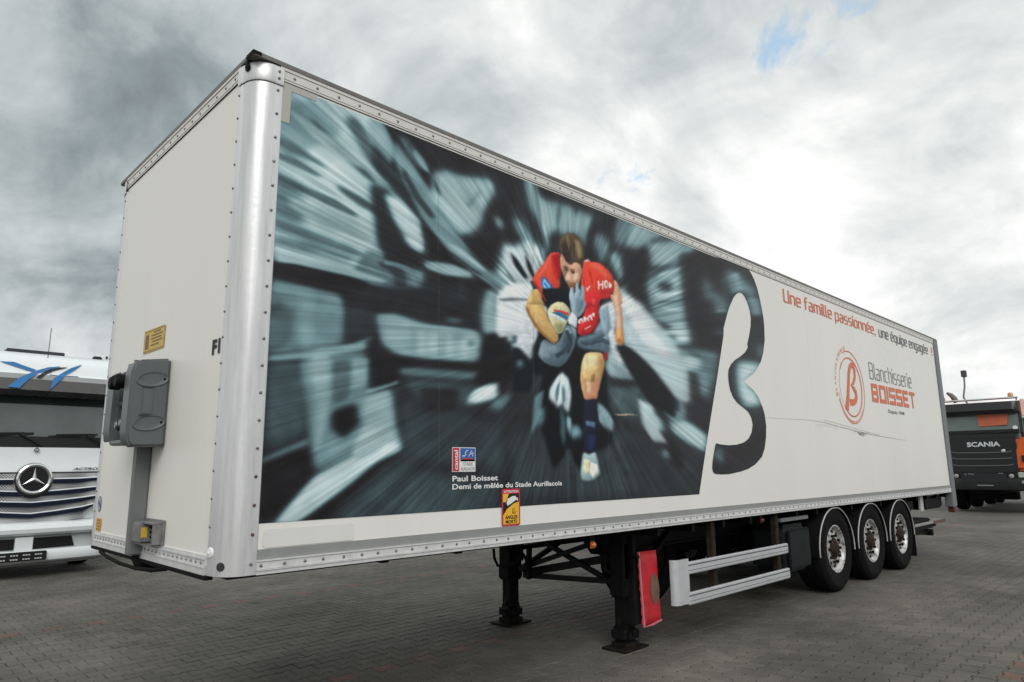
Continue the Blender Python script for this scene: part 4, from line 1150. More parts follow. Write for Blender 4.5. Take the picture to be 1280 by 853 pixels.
lettering('lettering', 'cantal', WHITEP, bad, S(x0 + .048, z0 + .014, .0045), ZU, (-1, 0, 0), .13, .034, bold=.02)
b = MB(); ribbon(b, S(0, 0, .0048), XU, ZU, [(x0 + .085, 1.69), (x0 + .105, 1.69), (x0 + .118, 1.70), (x0 + .112, 1.712), (x0 + .122, 1.725), (x0 + .14, 1.728)], .006)
ribbon(b, S(0, 0, .0048), XU, ZU, [(x0 + .143, 1.688), (x0 + .172, 1.728), (x0 + .180, 1.688)], .006); ribbon(b, S(0, 0, .0048), XU, ZU, [(x0 + .152, 1.703), (x0 + .19, 1.71)], .005)
b.build('emblem', WHITEP, bad)
lettering('lettering', 'STADE', GREYT2, bad, S(x0 + .095, 1.627, .0045), XU, ZU, .085, .022); lettering('lettering', 'AURILLACOIS', GREYT2, bad, S(x0 + .074, 1.594, .0045), XU, ZU, .125, .022)
CAPW = WHITEP
lettering('lettering', 'Paul Boisset', CAPW, tr, S(1.498, 1.523), XU, ZU, .416, .037, bold=.022)
lettering('lettering', 'Demi de mêlée du Stade Aurillacois', CAPW, tr, S(1.498, 1.471), XU, ZU, 1.096, .036, bold=.022)
# blind-spot warning sticker
sx, sz = 1.948, 1.203; sw, sh = .182, .257
b = MB()
def rr(x0, z0, x1, z1, r): 
    o = []
    for cx, cz, a in ((x1 - r, z1 - r, 0), (x0 + r, z1 - r, PI / 2), (x0 + r, z0 + r, PI), (x1 - r, z0 + r, 1.5 * PI)):
        o += [(cx + r * math.cos(a + k * PI / 8), cz + r * math.sin(a + k * PI / 8)) for k in range(5)]
    return o
flat(b, S(0, 0, .005), XU, ZU, rr(sx, sz, sx + sw, sz + sh, .014)); wst = b.build('warning_sticker', REDT, tr)
b = MB(); flat(b, S(0, 0, .006), XU, ZU, rr(sx + .012, sz + .012, sx + sw - .012, sz + sh - .034, .006)); b.build('yellow_field', mat('sticker yellow', (.80, .45, .03), .45), wst)
b = MB(); a = [(.012, .105), (.17, .215), (.17, .223), (.06, .223), (.012, .15)]
flat(b, S(sx, sz, .0065), XU, ZU, [(.012, .095), (.012, .165), (.04, .165), (.07, .223), (.17, .223), (.17, .165), (.12, .155), (.05, .118), (.012, .075)]); b.build('black_field', BLACKT, wst)
b = MB(); flat(b, S(sx, sz, .0075), XU, ZU, [(.045, .155), (.055, .187), (.105, .205), (.138, .205), (.142, .18), (.10, .158), (.055, .14)])
flat(b, S(sx, sz, .0075), XU, ZU, [(.142, .195), (.158, .19), (.16, .172), (.143, .176)]); b.build('van_pictogram', WHITEP, wst)
b = MB(); ribbon(b, S(sx, sz, .0075), XU, ZU, [(.105, .085), (.108, .12), (.12, .12), (.118, .09), (.10, .088), (.125, .085), (.145, .10)], .004); b.build('cyclist_pictogram', BLACKT, wst)
lettering('lettering', 'ATTENTION', WHITEP, wst, S(sx + .018, sz + sh - .028, .007), XU, ZU, sw - .036, .018, bold=.02)
lettering('lettering', 'ANGLES', BLACKT, wst, S(sx + .032, sz + .048, .007), XU, ZU, sw - .062, .026, bold=.03)
lettering('lettering', 'MORTS', BLACKT, wst, S(sx + .036, sz + .018, .007), XU, ZU, sw - .07, .024, bold=.03)
# slogan
squared('slogan_lettering', 'Une famille passionnée,', ORANGE, tr, S(6.92, 3.648), XU, ZU, 3.33, .160)
squared('slogan_lettering', 'une équipe engagée', GREYT, tr, S(10.43, 3.640), XU, ZU, 2.68, .162)
b = MB(); b.add([S(13.36, 3.69), S(13.41, 3.69), S(13.41, 3.80), S(13.36, 3.80), S(13.36, 3.64), S(13.41, 3.64), S(13.41, 3.67), S(13.36, 3.67)], [(0, 1, 2, 3), (4, 5, 6, 7)]); b.build('slogan_lettering', ORANGE, tr)
squared('company_lettering', 'Blanchisserie', GREYT2, tr, S(9.79, 2.90), XU, ZU, 2.06, .25, wt=.12)
lettering('company_lettering', 'Depuis 1968', GREYT, tr, S(10.47, 2.405), XU, ZU, .80, .055, bold=.01)
b = MB(); w, hh, st, gp = .30, .285, .062, .05; zz = 2.543
xx = 9.79
def blk(L_, xx):
    y = -.0035
    def q(a, c, d, e): flat(b, (xx, y, zz), XU, ZU, [(a, d), (c, d), (c, e), (a, e)])
    if L_ == 'B': q(0, st, 0, hh); q(st, w - .02, 0, st); q(st, w - .02, hh - st, hh); q(st, w - .02, hh / 2 - st / 2, hh / 2 + st / 2); q(w - .07, w - .01, st, hh / 2 - st / 2); q(w - .07, w - .02, hh / 2 + st / 2, hh - st)
    if L_ == 'O': q(0, st, 0, hh); q(st, w - st, 0, st); q(st, w - st, hh - st, hh); q(w - st, w, 0, hh)
    if L_ == 'I': q(0, st, 0, hh); return st
    if L_ == 'S': q(0, w, 0, st); q(0, w, hh - st, hh); q(0, w, hh / 2 - st / 2, hh / 2 + st / 2); q(w - st, w, st, hh / 2 - st / 2); q(0, st, hh / 2 + st / 2, hh - st)
    if L_ == 'E': q(0, st, 0, hh); q(st, w - .02, 0, st); q(st, w - .02, hh - st, hh); q(st, w - .05, hh / 2 - st / 2, hh / 2 + st / 2)
    if L_ == 'T': q(0, w, hh - st, hh); q(w / 2 - st / 2, w / 2 + st / 2, 0, hh - st)
    return w
for ch in 'BOISSET': xx += blk(ch, xx) + gp
b.build('company_lettering', ORANGE, tr)
# round emblem: two rings and a beta
b = MB(); ecx, ecz = 8.945, 2.705
ribbon(b, S(ecx, ecz), XU, ZU, circ(.525, 72, a0=R(-158), a1=R(115)), .014); ribbon(b, S(ecx, ecz), XU, ZU, circ(.50, 60, a0=R(-168), a1=R(-40)), .008)
ribbon(b, S(ecx, ecz), XU, ZU, circ(.425, 72, a0=R(-118), a1=R(148)), [.026 * (1 - abs(k / 71 - .45) * 1.3) + .004 for k in range(72)])
ribbon(b, S(ecx, ecz), XU, ZU, circ(.43, 40, a0=R(-230), a1=R(-118)), .008)
em = b.build('round_emblem', ORANGE, tr)
bp_ = [(on(1030 + x / 7.107, 420 + y / 7.107, 1, 0)) for x, y in ((203, 655), (212, 560), (216, 450), (220, 330), (228, 275), (242, 256), (258, 268), (270, 310), (272, 370), (262, 415), (244, 440), (262, 465), (282, 500), (288, 545), (280, 580), (258, 592), (232, 590))]
b = MB(); ribbon(b, S(0, 0, .0045), XU, ZU, [(p.x, p.z) for p in bp_], [.13, .10, .085, .08, .08, .085, .08, .075, .07, .06, .05, .07, .08, .085, .085, .09, .10]); b.build('emblem_letter', ORANGE, em)
b = MB()
for k, ch in enumerate('BLANCHISSERIE'):
    a = R(196 - k * 7.6); ux = (math.sin(a), 0, -math.cos(a)); vx_ = (math.cos(a), 0, math.sin(a))
    lettering(None, ch, None, None, (ecx + .545 * math.cos(a), -.0045, ecz + .545 * math.sin(a)), ux, vx_, .045 if ch != 'I' else .012, .055, mb=b)
b.build('ring_lettering', ORANGE, em)
# tape, blank sticker, scratches
b = MB(); flat(b, S(0, 0, .0028), XU, ZU, [(.180, 3.63), (.232, 3.63), (.236, 3.84), (.40, 3.84), (.405, 3.882), (.180, 3.882)]); b.build('tape_patch', TAPE, tr)
b = MB(); flat(b, S(0, 0, .002), XU, ZU, rr(.21, 1.205, .76, 1.30, .02)); b.build('blank_sticker', STICKW, tr)
b = MB(); ra = random.Random(4)
path = [wall_poly('P', '%f %f' % p)[0] for p in ((957, 521.5), (985, 523), (1010, 525), (1030, 527.5), (1050, 533), (1075, 540), (1100, 546), (1120, 549), (1133, 551))]
ribbon(b, S(0, 0, .002), XU, ZU, [(x, z + ra.uniform(-.008, .008)) for x, z in path], [.0025, .003, .004, .006, .008, .010, .008, .005, .003])
ribbon(b, S(0, .03, .002), XU, ZU, [(x, z + ra.uniform(-.01, .01)) for x, z in path[3:7]], .004)
for k in range(10):
    x = 9.2 + ra.uniform(-.5, .5) ** 3 * 3 + ra.uniform(-.2, .2); z = 2.05 + ra.uniform(-.03, .02)
    ribbon(b, S(x, z, .0022), XU, ZU, [(0, 0), (ra.uniform(.05, .25), ra.uniform(-.03, .01))], ra.uniform(.004, .014))
for k in range(9): x = 7.6 + k * .08; ribbon(b, S(x, 2.13, .0021), XU, ZU, [(0, 0), (.012, -.05 + ra.uniform(-.02, .02))], .006)
b.build('scratch', mat('scratched paint', (.50, .47, .42), .7, var=.3, vscale=30), tr)
# ---- front wall fittings
FN = (-1, 0, 0); YN = (0, -1, 0)
def Fp(y, z, o=.0005): return (-o, y, z)
lettering('code_lettering', 'F1', BLACKT, tr, Fp(.326, 2.258), YN, ZU, .112, .088, bold=.045)
b = MB(); flat(b, Fp(0, 0), YU, ZU, [(1.585, 2.415), (1.16, 2.410), (1.16, 2.565), (1.585, 2.575)]); st_ = b.build('yellow_sticker', YELLOW2, tr)
b = MB(); P0 = Fp(0, 0, .002)
ribbon(b, P0, YU, ZU, [(1.575, 2.425), (1.17, 2.42), (1.17, 2.556), (1.575, 2.565)], .004, closed=True)
flat(b, P0, YU, ZU, [(1.55, 2.44), (1.48, 2.44), (1.48, 2.54), (1.55, 2.54)])
for k, (a, c) in enumerate(((1.38, 1.24), (1.43, 1.2), (1.43, 1.22), (1.4, 1.2), (1.43, 1.26))): ribbon(b, P0, YU, ZU, [(a, 2.545 - k * .022), (c, 2.543 - k * .022)], .008)
b.build('sticker_print', mat('faded brown print', (.20, .13, .04), .6), st_)
b = MB(); flat(b, Fp(2.31, 1.373), YU, ZU, circ(.040, 24, ry=.058)); bs = b.build('round_sticker', mat('pale blue sticker', (.50, .56, .60), .4, var=.3, vscale=40), tr)
b = MB(); ribbon(b, Fp(2.31, 1.373, .002), YU, ZU, circ(.038, 24, ry=.053), .006, closed=True); ribbon(b, Fp(2.31, 1.373, .002), YU, ZU, [(.03, .02), (-.03, -.02)], .03); b.build('sticker_print', mat('dull blue print', (.10, .16, .26), .5), bs)
b = MB(); flat(b, Fp(0, 0), YU, ZU, [(2.35, 1.178), (2.225, 1.176), (2.225, 1.268), (2.35, 1.270)]); os_ = b.build('orange_sticker', ORST, tr)
b = MB()
for k in range(4): ribbon(b, Fp(0, 0, .002), YU, ZU, [(2.335, 1.255 - k * .021), (2.25, 1.255 - k * .021)], .006)
b.build('sticker_print', mat('brown print', (.25, .11, .02), .6), os_)
# connector housing
b = MB()
def cheek(y0, y1, z0, z1, d, tip):
    prof = [(.0, z0), (-d * .84, z0 - .004), (-d * .96, z0 + .03), (-d, z0 + .09), (-d * .985, z1 - .06), (-d * .93, z1 - .012), (-d * .80, z1 + tip * .45), (0, z1 + tip)]
    n = len(prof); b.prism([(x, y0, z) for x, z in prof], (0, y1 - y0, 0))
cheek(.985, 1.13, 1.76, 2.27, .225, .045)
hs = b.build('connector_housing', GREYB, tr, bevel=.014, seg=3, ang=30)
b = MB(); cheek(1.40, 1.60, 1.78, 2.25, .205, .03); b.build('housing_cheek', GREYB, hs, bevel=.03, seg=4, ang=30)
b = MB(); b.box(-.12, -.0, 1.13, 1.42, 1.80, 2.24); b.rbox(-.20, 0, 1.12, 1.43, 1.775, 1.805, .008); b.rbox(-.19, -.02, 1.13, 1.22, 2.14, 2.31, .03)
b.rbox(-.18, -.05, 1.13, 1.42, 2.03, 2.05, .01); b.build('housing_back', mat('dusty grey plastic', (.17, .175, .175), .6, var=.15), hs)
for zc in (2.17, 1.90):                          # hand holds pressed into the near cheek
    b = MB(); P = (-.115, .9842, zc)
    ring = lambda s_, d, dz=0: [(-.115 + math.cos(k * PI / 12) * .085 * s_ + .012, .984 + d, zc + dz + math.sin(k * PI / 12) * (.042 * s_) + math.cos(k * PI / 12) * .012) for k in range(24)]
    rings = [ring(1.12, 0), ring(1.05, -.007, .001), ring(.95, -.002, .002), ring(.55, .0, .0)]
    v = [p for r_ in rings for p in r_]
    b.add(v, [(k * 24 + i, k * 24 + (i + 1) % 24, (k + 1) * 24 + (i + 1) % 24, (k + 1) * 24 + i) for k in range(3) for i in range(24)] + [tuple(range(72, 96))], 0, True)
    b.build('hand_hold', GREYB, hs)
    b = MB(); b.dome((-.032, .984, zc + .008), SN, .009, .006, 8); b.build('screw', BLACKP, hs)
b = MB(); b.rbox(-.15, -.09, .979, .99, 1.955, 2.115, .003); b.build('raised_plate', GREYB, hs)
for a_, c_ in ((-.155, 2.118), (-.165, 1.945)): b = MB(); b.box(a_, a_ + .06, .9765, .98, c_, c_ + .006); b.build('plate_edge', mat('dark grey moulding', (.05, .055, .06), .5), hs)
for y, z in ((1.17, 2.17), (1.29, 2.165)):   # couplings
    b = MB(); b.lathe([(0, .11), (.035, .11), (.042, .10), (.042, .05), (.03, .045), (.03, -.03), (.05, -.03), (.05, -.05), (0, -.05)], (-.155, y, z), 'x', 18, sign=-1)
    b.rbox(-.225, -.185, y - .05, y + .05, z - .012, z + .012, .005); b.build('coupling', BLACKP, hs)
for y, z in ((1.20, 1.91), (1.29, 1.90)):
    b = MB(); b.lathe([(0, .08), (.03, .08), (.036, .07), (.036, .0), (.045, 0), (.045, -.02), (0, -.02)], (-.12, y, z), 'x', 16, sign=-1); b.rbox(-.16, -.11, y - .045, y + .045, z - .06, z + .07, .008)
    b.build('socket', mat('dark socket', (.04, .04, .04), .4), hs)
    b = MB(); b.lathe([(0, .085), (.02, .085), (.024, .078), (.02, .07), (0, .07)], (-.125, y, z), 'x', 12, sign=-1); b.build('socket_cap', RIVM, hs)
b = MB(); b.rbox(-.085, 0, 1.222, 1.305, 1.095, 1.78, .008); b.build('conduit_cover', GREYC, tr)
b = MB(); b.tube([(-.03, 1.26, 1.12), (-.035, 1.26, 1.07), (-.03, 1.24, 1.045), (.05, 1.2, 1.03), (.3, 1.15, 1.03)], .022, 8)
b.tube([(-.03, 2.05, 1.052), (-.045, 1.8, 1.035), (-.05, 1.5, 1.022), (-.05, 1.2, 1.022), (-.045, .9, 1.035), (-.0, .78, 1.05)], .012, 8); b.build('cable', BLACKR, tr)
b = MB(); b.rbox(-.085, -.006, 1.03, 1.19, 1.185, 1.30, .006); b.box(-.012, -.002, .86, 1.20, 1.17, 1.32)
b.box(-.06, -.002, .88, .90, 1.18, 1.30); b.box(-.07, -.002, .88, 1.19, 1.298, 1.306); b.box(-.07, -.002, .90, 1.19, 1.172, 1.18)
jb = b.build('junction_box', mat('dull box metal', (.20, .20, .20), .5, metal=.2, var=.3, vscale=20), tr)
b = MB(); flat(b, (0, 1.0285, 0), XU, ZU, [(-.08, 1.215), (-.045, 1.215), (-.045, 1.275), (-.08, 1.275)]); b.build('box_sticker', YELLOW, jb)
for k in range(3):
    b = MB(); b.dome((-.022, 1.029, 1.215 + k * .028), SN, .010, .008, 10); b.build('gland', BLACKP, jb)
# ---------------------------------------------------------------- running gear of the trailer
for y in (.62, 1.80):
    b = MB(); b.prism([(3.55, y - .05, 1.03), (3.75, y - .05, .80), (LT - .4, y - .05, .80), (LT - .4, y - .05, .815), (3.77, y - .05, .815), (3.57, y - .05, 1.045)], (0, .11, 0)); b.box(1.3, LT - .4, y - .05, y + .06, 1.045, 1.06); b.prism([(3.57, y, 1.045), (3.77, y, .815), (LT - .4, y, .815), (LT - .4, y, 1.045)], (0, .012, 0)); b.box(1.3, 3.56, y, y + .012, 1.0, 1.045)
    b.build('chassis_beam', BLACKP, tr)
for k in range(22):
    x = 1.0 + k * .59
    b = MB(); b.box(x, x + .05, .06, WT - .06, .985 if x > 3.5 else 1.045, 1.058); b.build('cross_member', BLACKP, tr)
b = MB(); b.box(.9, 3.0, .5, 2.05, 1.035, 1.055); b.build('coupling_plate', BLACKP, tr)
b = MB(); b.cyl((1.6, 1.27, 1.04), (1.6, 1.27, .99), .045, 16); b.cyl((1.6, 1.27, .99), (1.6, 1.27, .97), .06, 16); b.build('king_pin', RIVM, tr)
def leg(xc, yc):
    b = MB(); b.rbox(xc - .095, xc + .095, yc - .08, yc + .08, .50, 1.05, .008); b.rbox(xc - .105, xc + .105, yc - .09, yc + .09, .44, .60, .02); b.box(xc + .095, xc + .15, yc - .05, yc + .05, .62, 1.04)
    b.box(xc - .012, xc + .012, yc - .13, yc - .06, .62, .98); o = b.build('landing_leg', BLACKP, tr)
    b = MB(); b.rbox(xc - .066, xc + .066, yc - .06, yc + .06, .16, .50, .006); b.build('inner_leg', BLACKP, o)
    b = MB(); b.rbox(xc - .12, xc + .12, yc - .10, yc + .10, .05, .20, .045); b.cyl((xc, yc - .11, .15), (xc, yc + .11, .15), .03, 12)
    b.prism([(xc - .1, yc - .02, .2), (xc + .1, yc - .02, .2), (xc + .05, yc - .02, .28), (xc - .05, yc - .02, .28)], (0, .04, 0)); b.build('foot_joint', BLACKP, o)
    b = MB(); b.prism([(xc - .18, yc - .13, .004), (xc + .18, yc - .13, .004), (xc + .18, yc + .13, .004), (xc - .18, yc + .13, .004)], (0, 0, .016)); b.box(xc - .10, xc + .10, yc - .08, yc + .08, .02, .06)
    b.build('foot_plate', FOOTM, o, bevel=.003)
    return o
l1 = leg(3.84, .38); l2 = leg(3.84, 1.86)
l1['label'] = 'near landing leg with its rusty foot plate'; l2['label'] = 'far landing leg with its rusty foot plate'
b = MB(); b.rbox(3.76, 3.92, .30, .46, .60, .92, .01); b.cyl((3.84, .29, .8), (3.84, .2, .8), .02, 10); b.build('leg_gearbox', BLACKP, l1)
def at38(px, py, x=3.84): return on(px, py, 0, x)
BRM = mat('greyish black paint', (.016, .017, .018), .5, var=.2)
for (p, q), w, x, m in ((((650, 711), (742, 679)), .045, 3.80, BRM), (((682, 679), (768, 730)), .045, 3.86, BRM), (((655, 719), (768, 727)), .05, 3.83, BRM),
                        (((655, 716), (768, 697)), .075, 3.90, BRM), (((640, 686), (745, 672)), .05, 3.95, BLACKP), (((742, 682), (764, 702)), .045, 3.80, BRM)):
    b = MB(); b.bar(at38(*p, x), at38(*q, x), .035, w); b.build('cross_brace', m, tr)
b = MB(); b.bar(at38(661.5, 684, 3.76), at38(661, 724, 3.76), .035, .05); b.build('brace_strut', BLACKP, tr)
for y0, y1 in ((.38, .62), (1.86, 1.8)): b = MB(); b.bar((3.92, y0, .5), (5.0, y1, .92), .04, .05); b.build('brace_strut', BLACKP, tr)
for pts_, r_ in (([(617, 686), (618, 698), (622, 707), (634, 709), (646, 702), (652, 696)], .015), ([(648, 697), (654, 693), (658, 700), (659, 710)], .017), ([(752, 682), (753.5, 700), (757, 713), (764, 717)], .017), ([(762, 678), (756, 690)], .014)):
    b = MB(); b.tube([at38(*p, 3.74) for p in pts_], r_, 8); b.build('air_hose', BLACKR, tr)
b = MB(); b.tube([(2.4, 2.3, 1.04), (3.0, 2.28, 1.0), (3.6, 2.2, 1.03)], .014, 8); b.build('air_hose', BLACKR, tr)
def marker(x, y, z, m):
    b = MB(); b.lathe([(0, .022), (.014, .02), (.022, .013), (.026, 0), (0, 0)], (x, y, z), 'y', 16, sign=-1); b.rbox(x - .028, x + .028, y, y + .02, z - .028, z + .028, .006); return b.build('marker_light', m, tr)
marker(3.02, .05, .985, AMBER); marker(5.98, .05, 1.005, REDL)
b = MB(); b.box(2.99, 3.05, .06, .10, .97, 1.06); b.box(5.95, 6.01, .06, .1, .98, 1.06); b.build('lamp_bracket', BLACKP, tr)
# red extinguisher cover hanging behind the near leg
b = MB()
P = [on(796.5, 690.5, 1, .25), on(819.5, 687.5, 1, .21), on(826, 776.5, 1, .17), on(803, 784.5, 1, .20)]
def qd(u, v_, off=0): 
    a = P[0].lerp(P[1], u).lerp(P[3].lerp(P[2], u), v_); n = (P[1] - P[0]).cross(P[3] - P[0]).normalized()
    if n.y > 0: n = -n
    return a + n * off
NU, NV = 10, 22; ra = random.Random(3)
def off(u, v_):
    e = min(u, 1 - u, v_ * 1.6, (1 - v_) * 1.6); return .03 * min(1, e / .12) ** .5 + ra.uniform(-.002, .002)
g = [[qd(i / NU, j / NV, off(i / NU, j / NV)) for i in range(NU + 1)] for j in range(NV + 1)]
for j in range(NV + 1):
    g[j][0] += Vector((-.006 * math.sin(j * 1.9), 0, .004 * math.sin(j * 2.7)))
vv = [p for r_ in g for p in r_]
b.add(vv, [(j * (NU + 1) + i, j * (NU + 1) + i + 1, (j + 1) * (NU + 1) + i + 1, (j + 1) * (NU + 1) + i) for j in range(NV) for i in range(NU)], 0, True)
ec = b.build('red_cover', REDP, tr); ec['label'] = 'faded red plastic cover with an oval worn window beside the near leg'
b = MB(); c0 = [qd(.66 + .24 * math.cos(k * PI / 12), .53 + .17 * math.sin(k * PI / 12) * 1.25, .0355) for k in range(24)]
b.add(c0, [tuple(range(24))]); b.build('worn_window', BROWNW, ec)
b = MB(); b.tube([qd(.02, .0, .015), qd(.03, .5, .014), qd(.05, 1.0, .012), qd(.5, 1.0, .02), qd(.98, .98, .012)], .010, 6); b.build('torn_edge', REDW, ec)
b = MB(); b.prism([P[0] + Vector((-.05, .03, 0)), P[1] + Vector((-.02, .03, 0)), P[2] + Vector((-.02, .03, 0.02)), P[3] + Vector((-.06, .03, .02))], (-.02, .16, 0)); b.build('cover_box', BLACKP, ec)
# side guard
b = MB(); za, zb_ = .362, .758
pl = [(4.02 + .09 * (1 - math.cos(t)) + 0, .06 + .10 - .10 * math.sin(t)) for t in [k * PI / 16 for k in range(9)]]
pl = [(4.185 - .062 * math.cos(k * PI / 16), .060 - .062 * math.sin(k * PI / 16)) for k in range(9)] + [(4.345, -.002)]
m = len(pl); v = [(x, y, z) for z in (za, zb_) for x, y in pl] + [(x + .012, y + .012, z) for z in (za, zb_) for x, y in pl]
f = [(i, i + 1, m + i + 1, m + i) for i in range(m - 1)] + [(2 * m + i, 3 * m + i, 3 * m + i + 1, 2 * m + i + 1) for i in range(m - 1)]
f += [(m + i, m + i + 1, 3 * m + i + 1, 3 * m + i) for i in range(m - 1)] + [(i, 2 * m + i, 2 * m + i + 1, i + 1) for i in range(m - 1)] + [(m - 1, 3 * m - 1, 4 * m - 1, 2 * m - 1)]
b.add(v, f, 0, True); sg = b.build('side_guard', GUARD, tr)
for z0 in (.345, .616):
    h_ = .108
    b = MB(); b.rbox(4.33, 6.46, .0, .03, z0, z0 + h_, .004); b.box(4.335, 6.455, -.006, .002, z0 + .012, z0 + .030); b.box(4.335, 6.455, -.006, .002, z0 + .036, z0 + h_ - .034); b.box(4.335, 6.455, -.006, .002, z0 + h_ - .022, z0 + h_ - .006)
    o = b.build('guard_bar', GUARD, sg)
    b = MB(); b.box(4.332, 6.458, -.0022, .001, z0 + .030, z0 + .036); b.box(4.332, 6.458, -.0022, .001, z0 + h_ - .034, z0 + h_ - .022); b.build('bar_groove', GROOV, sg)
for x in (4.86, 6.28):
    b = MB(); b.box(x, x + .07, .04, .10, .34, 1.05); b.build('guard_post', RUST, sg)
b = MB(); b.box(4.28, 4.98, .605, .612, .93, 1.02)
# maker's plate on the beam
bm_ = MB(); bm_.box(4.62, 4.98, .548, .56, .955, 1.045); mp_ = bm_.build('maker_plate', mat('dull grey plate', (.10, .095, .09), .6), tr)
lettering('lettering', 'FRUEHAUF', REDT, mp_, (4.63, .546, .975), XU, ZU, .34, .05, bold=.03)
b = MB(); b.prism([(4.36, .548, .955), (4.50, .548, .955), (4.46, .548, 1.04), (4.41, .548, 1.04)], (0, .01, 0)); mp2 = b.build('emblem_plate', mat('dull grey plate', (.10, .095, .09), .6), tr)
b = MB(); b.prism([(4.42, .545, .965), (4.49, .545, .965), (4.45, .545, 1.03)], (0, .003, 0)); b.build('emblem', REDT, mp2)
# boxes, tanks, spare wheel
b = MB(); b.rbox(6.52, 7.18, .03, .5, .37, .91, .07); tb = b.build('tool_box', mat('dark grey tool box', (.014, .0165, .018), .5, var=.3, vscale=5), tr)
b = MB(); b.rbox(6.56, 7.14, .022, .05, .42, .86, .02); b.build('box_lid', mat('dark grey tool box', (.022, .025, .027), .5), tb)
b = MB(); b.box(6.45, 7.2, .05, .09, .955, .995); b.build('cover_strip', mat('dull metal strip', (.16, .17, .17), .5), tr)
b = MB(); b.lathe([(0, -.45), (.14, -.45), (.17, -.41), (.17, .41), (.14, .45), (0, .45)], (7.0, 1.27, .72), 'y', 24); b.lathe([(0, -.45), (.14, -.45), (.17, -.41), (.17, .41), (.14, .45), (0, .45)], (6.5, 1.27, .72), 'y', 24); b.build('air_tank', BLACKP, tr)
TY = [(.30, -.16), (.40, -.185), (.47, -.185), (.505, -.165), (.525, -.13), (.53, -.06), (.53, .06), (.525, .13), (.505, .165), (.47, .185), (.40, .185), (.30, .16)]
b = MB(); b.lathe(TY, (5.25, 1.2, .62), 'y', 48); sp = b.build('spare_wheel', BLACKR, tr)
b = MB(); b.lathe([(.30, -.14), (.28, -.1), (.16, .0), (0, .0)], (5.25, 1.2, .62), 'y', 32); b.build('rim', HUBM, sp)
b = MB(); b.box(4.6, 5.9, .7, 1.7, .80, .83); b.build('wheel_carrier', BLACKP, tr)
# axles and wheels
XW = (7.96, 9.27, 10.58)
def tyre(x, y, s):
    pr = [(.292, -.15), (.31, -.165), (.36, -.178), (.42, -.187), (.47, -.186), (.498, -.176), (.512, -.160), (.524, -.152), (.529, -.12), (.530, -.118)]
    pr2 = pr + [(.530, -.062), (.519, -.060), (.519, -.050), (.531, -.048), (.531, -.008), (.519, -.006), (.519, .006), (.531, .008), (.531, .048), (.519, .050), (.519, .060), (.530, .062)] + [(r, -o) for r, o in pr[::-1]]
    b = MB(); b.lathe(pr2, (x, y, .53), 'y', 72); b.lathe([(.455, -.1885), (.462, -.1905), (.47, -.1885)], (x, y, .53), 'y', 60, sign=s)
    w = b.build('wheel', BLACKR, tr)
    b = MB(); q = random.Random(int(x * 10))
    for k in range(34):                          # raised sidewall marks
        if 9 < k % 17 < 12: continue
        a = k * 2 * PI / 34; ca, sa = math.cos(a), math.sin(a); r0 = .405 + q.uniform(-.004, .004); hgt = q.uniform(.018, .034)
        p = Vector((x + r0 * ca, y - s * .1885, .53 + r0 * sa)); b.bar(p, p + Vector((ca, 0, sa)) * hgt, q.uniform(.008, .02), .003, up=(0, 1, 0))
    k0 = b.build('sidewall_marks', mat('dusty rubber', (.03, .029, .027), .8), w); k0['kind'] = 'stuff'
    b = MB(); b.lathe([(.292, -.155), (.300, -.168), (.292, -.172), (.278, -.164), (.268, -.14), (.263, -.135), (.250, -.120), (.228, -.122), (.19, -.136), (.12, -.140), (.12, -.13), (0, -.13)], (x, y, .53), 'y', 56, sign=s)
    b.lathe([(.292, .155), (.25, .1), (.24, .03)], (x, y, .53), 'y', 40, sign=s); rm = b.build('rim', RIMM, w)
    b = MB(); b.lathe([(.112, -.13), (.104, -.150), (.088, -.158), (.084, -.176), (.066, -.186), (.03, -.188), (0, -.188)], (x, y, .53), 'y', 28, sign=s); b.build('hub', HUBM, w)
    b = MB(); b.lathe([(.112, -.1415), (.125, -.142), (.138, -.140)], (x, y, .53), 'y', 40, sign=s); b.build('hub_plate', HUBM, w)
    b = MB(); d = MB()
    for k in range(10):
        a = k * PI / 5; cx, cz = x + .168 * math.cos(a), .53 + .168 * math.sin(a)
        b.cyl((cx, y - s * .13, cz), (cx, y - s * .166, cz), .019, 6)
        a += PI / 10; cx, cz = x + .212 * math.cos(a), .53 + .212 * math.sin(a)
        d.lathe([(0, -.006), (.022, -.006), (.025, .01)], (cx, y - s * .130, cz), 'y', 12, sign=s)
    k1 = b.build('wheel_nuts', BLACKP, w); k2 = d.build('hand_holes', BLACKP, w); k1['kind'] = k2['kind'] = 'stuff'
    return w
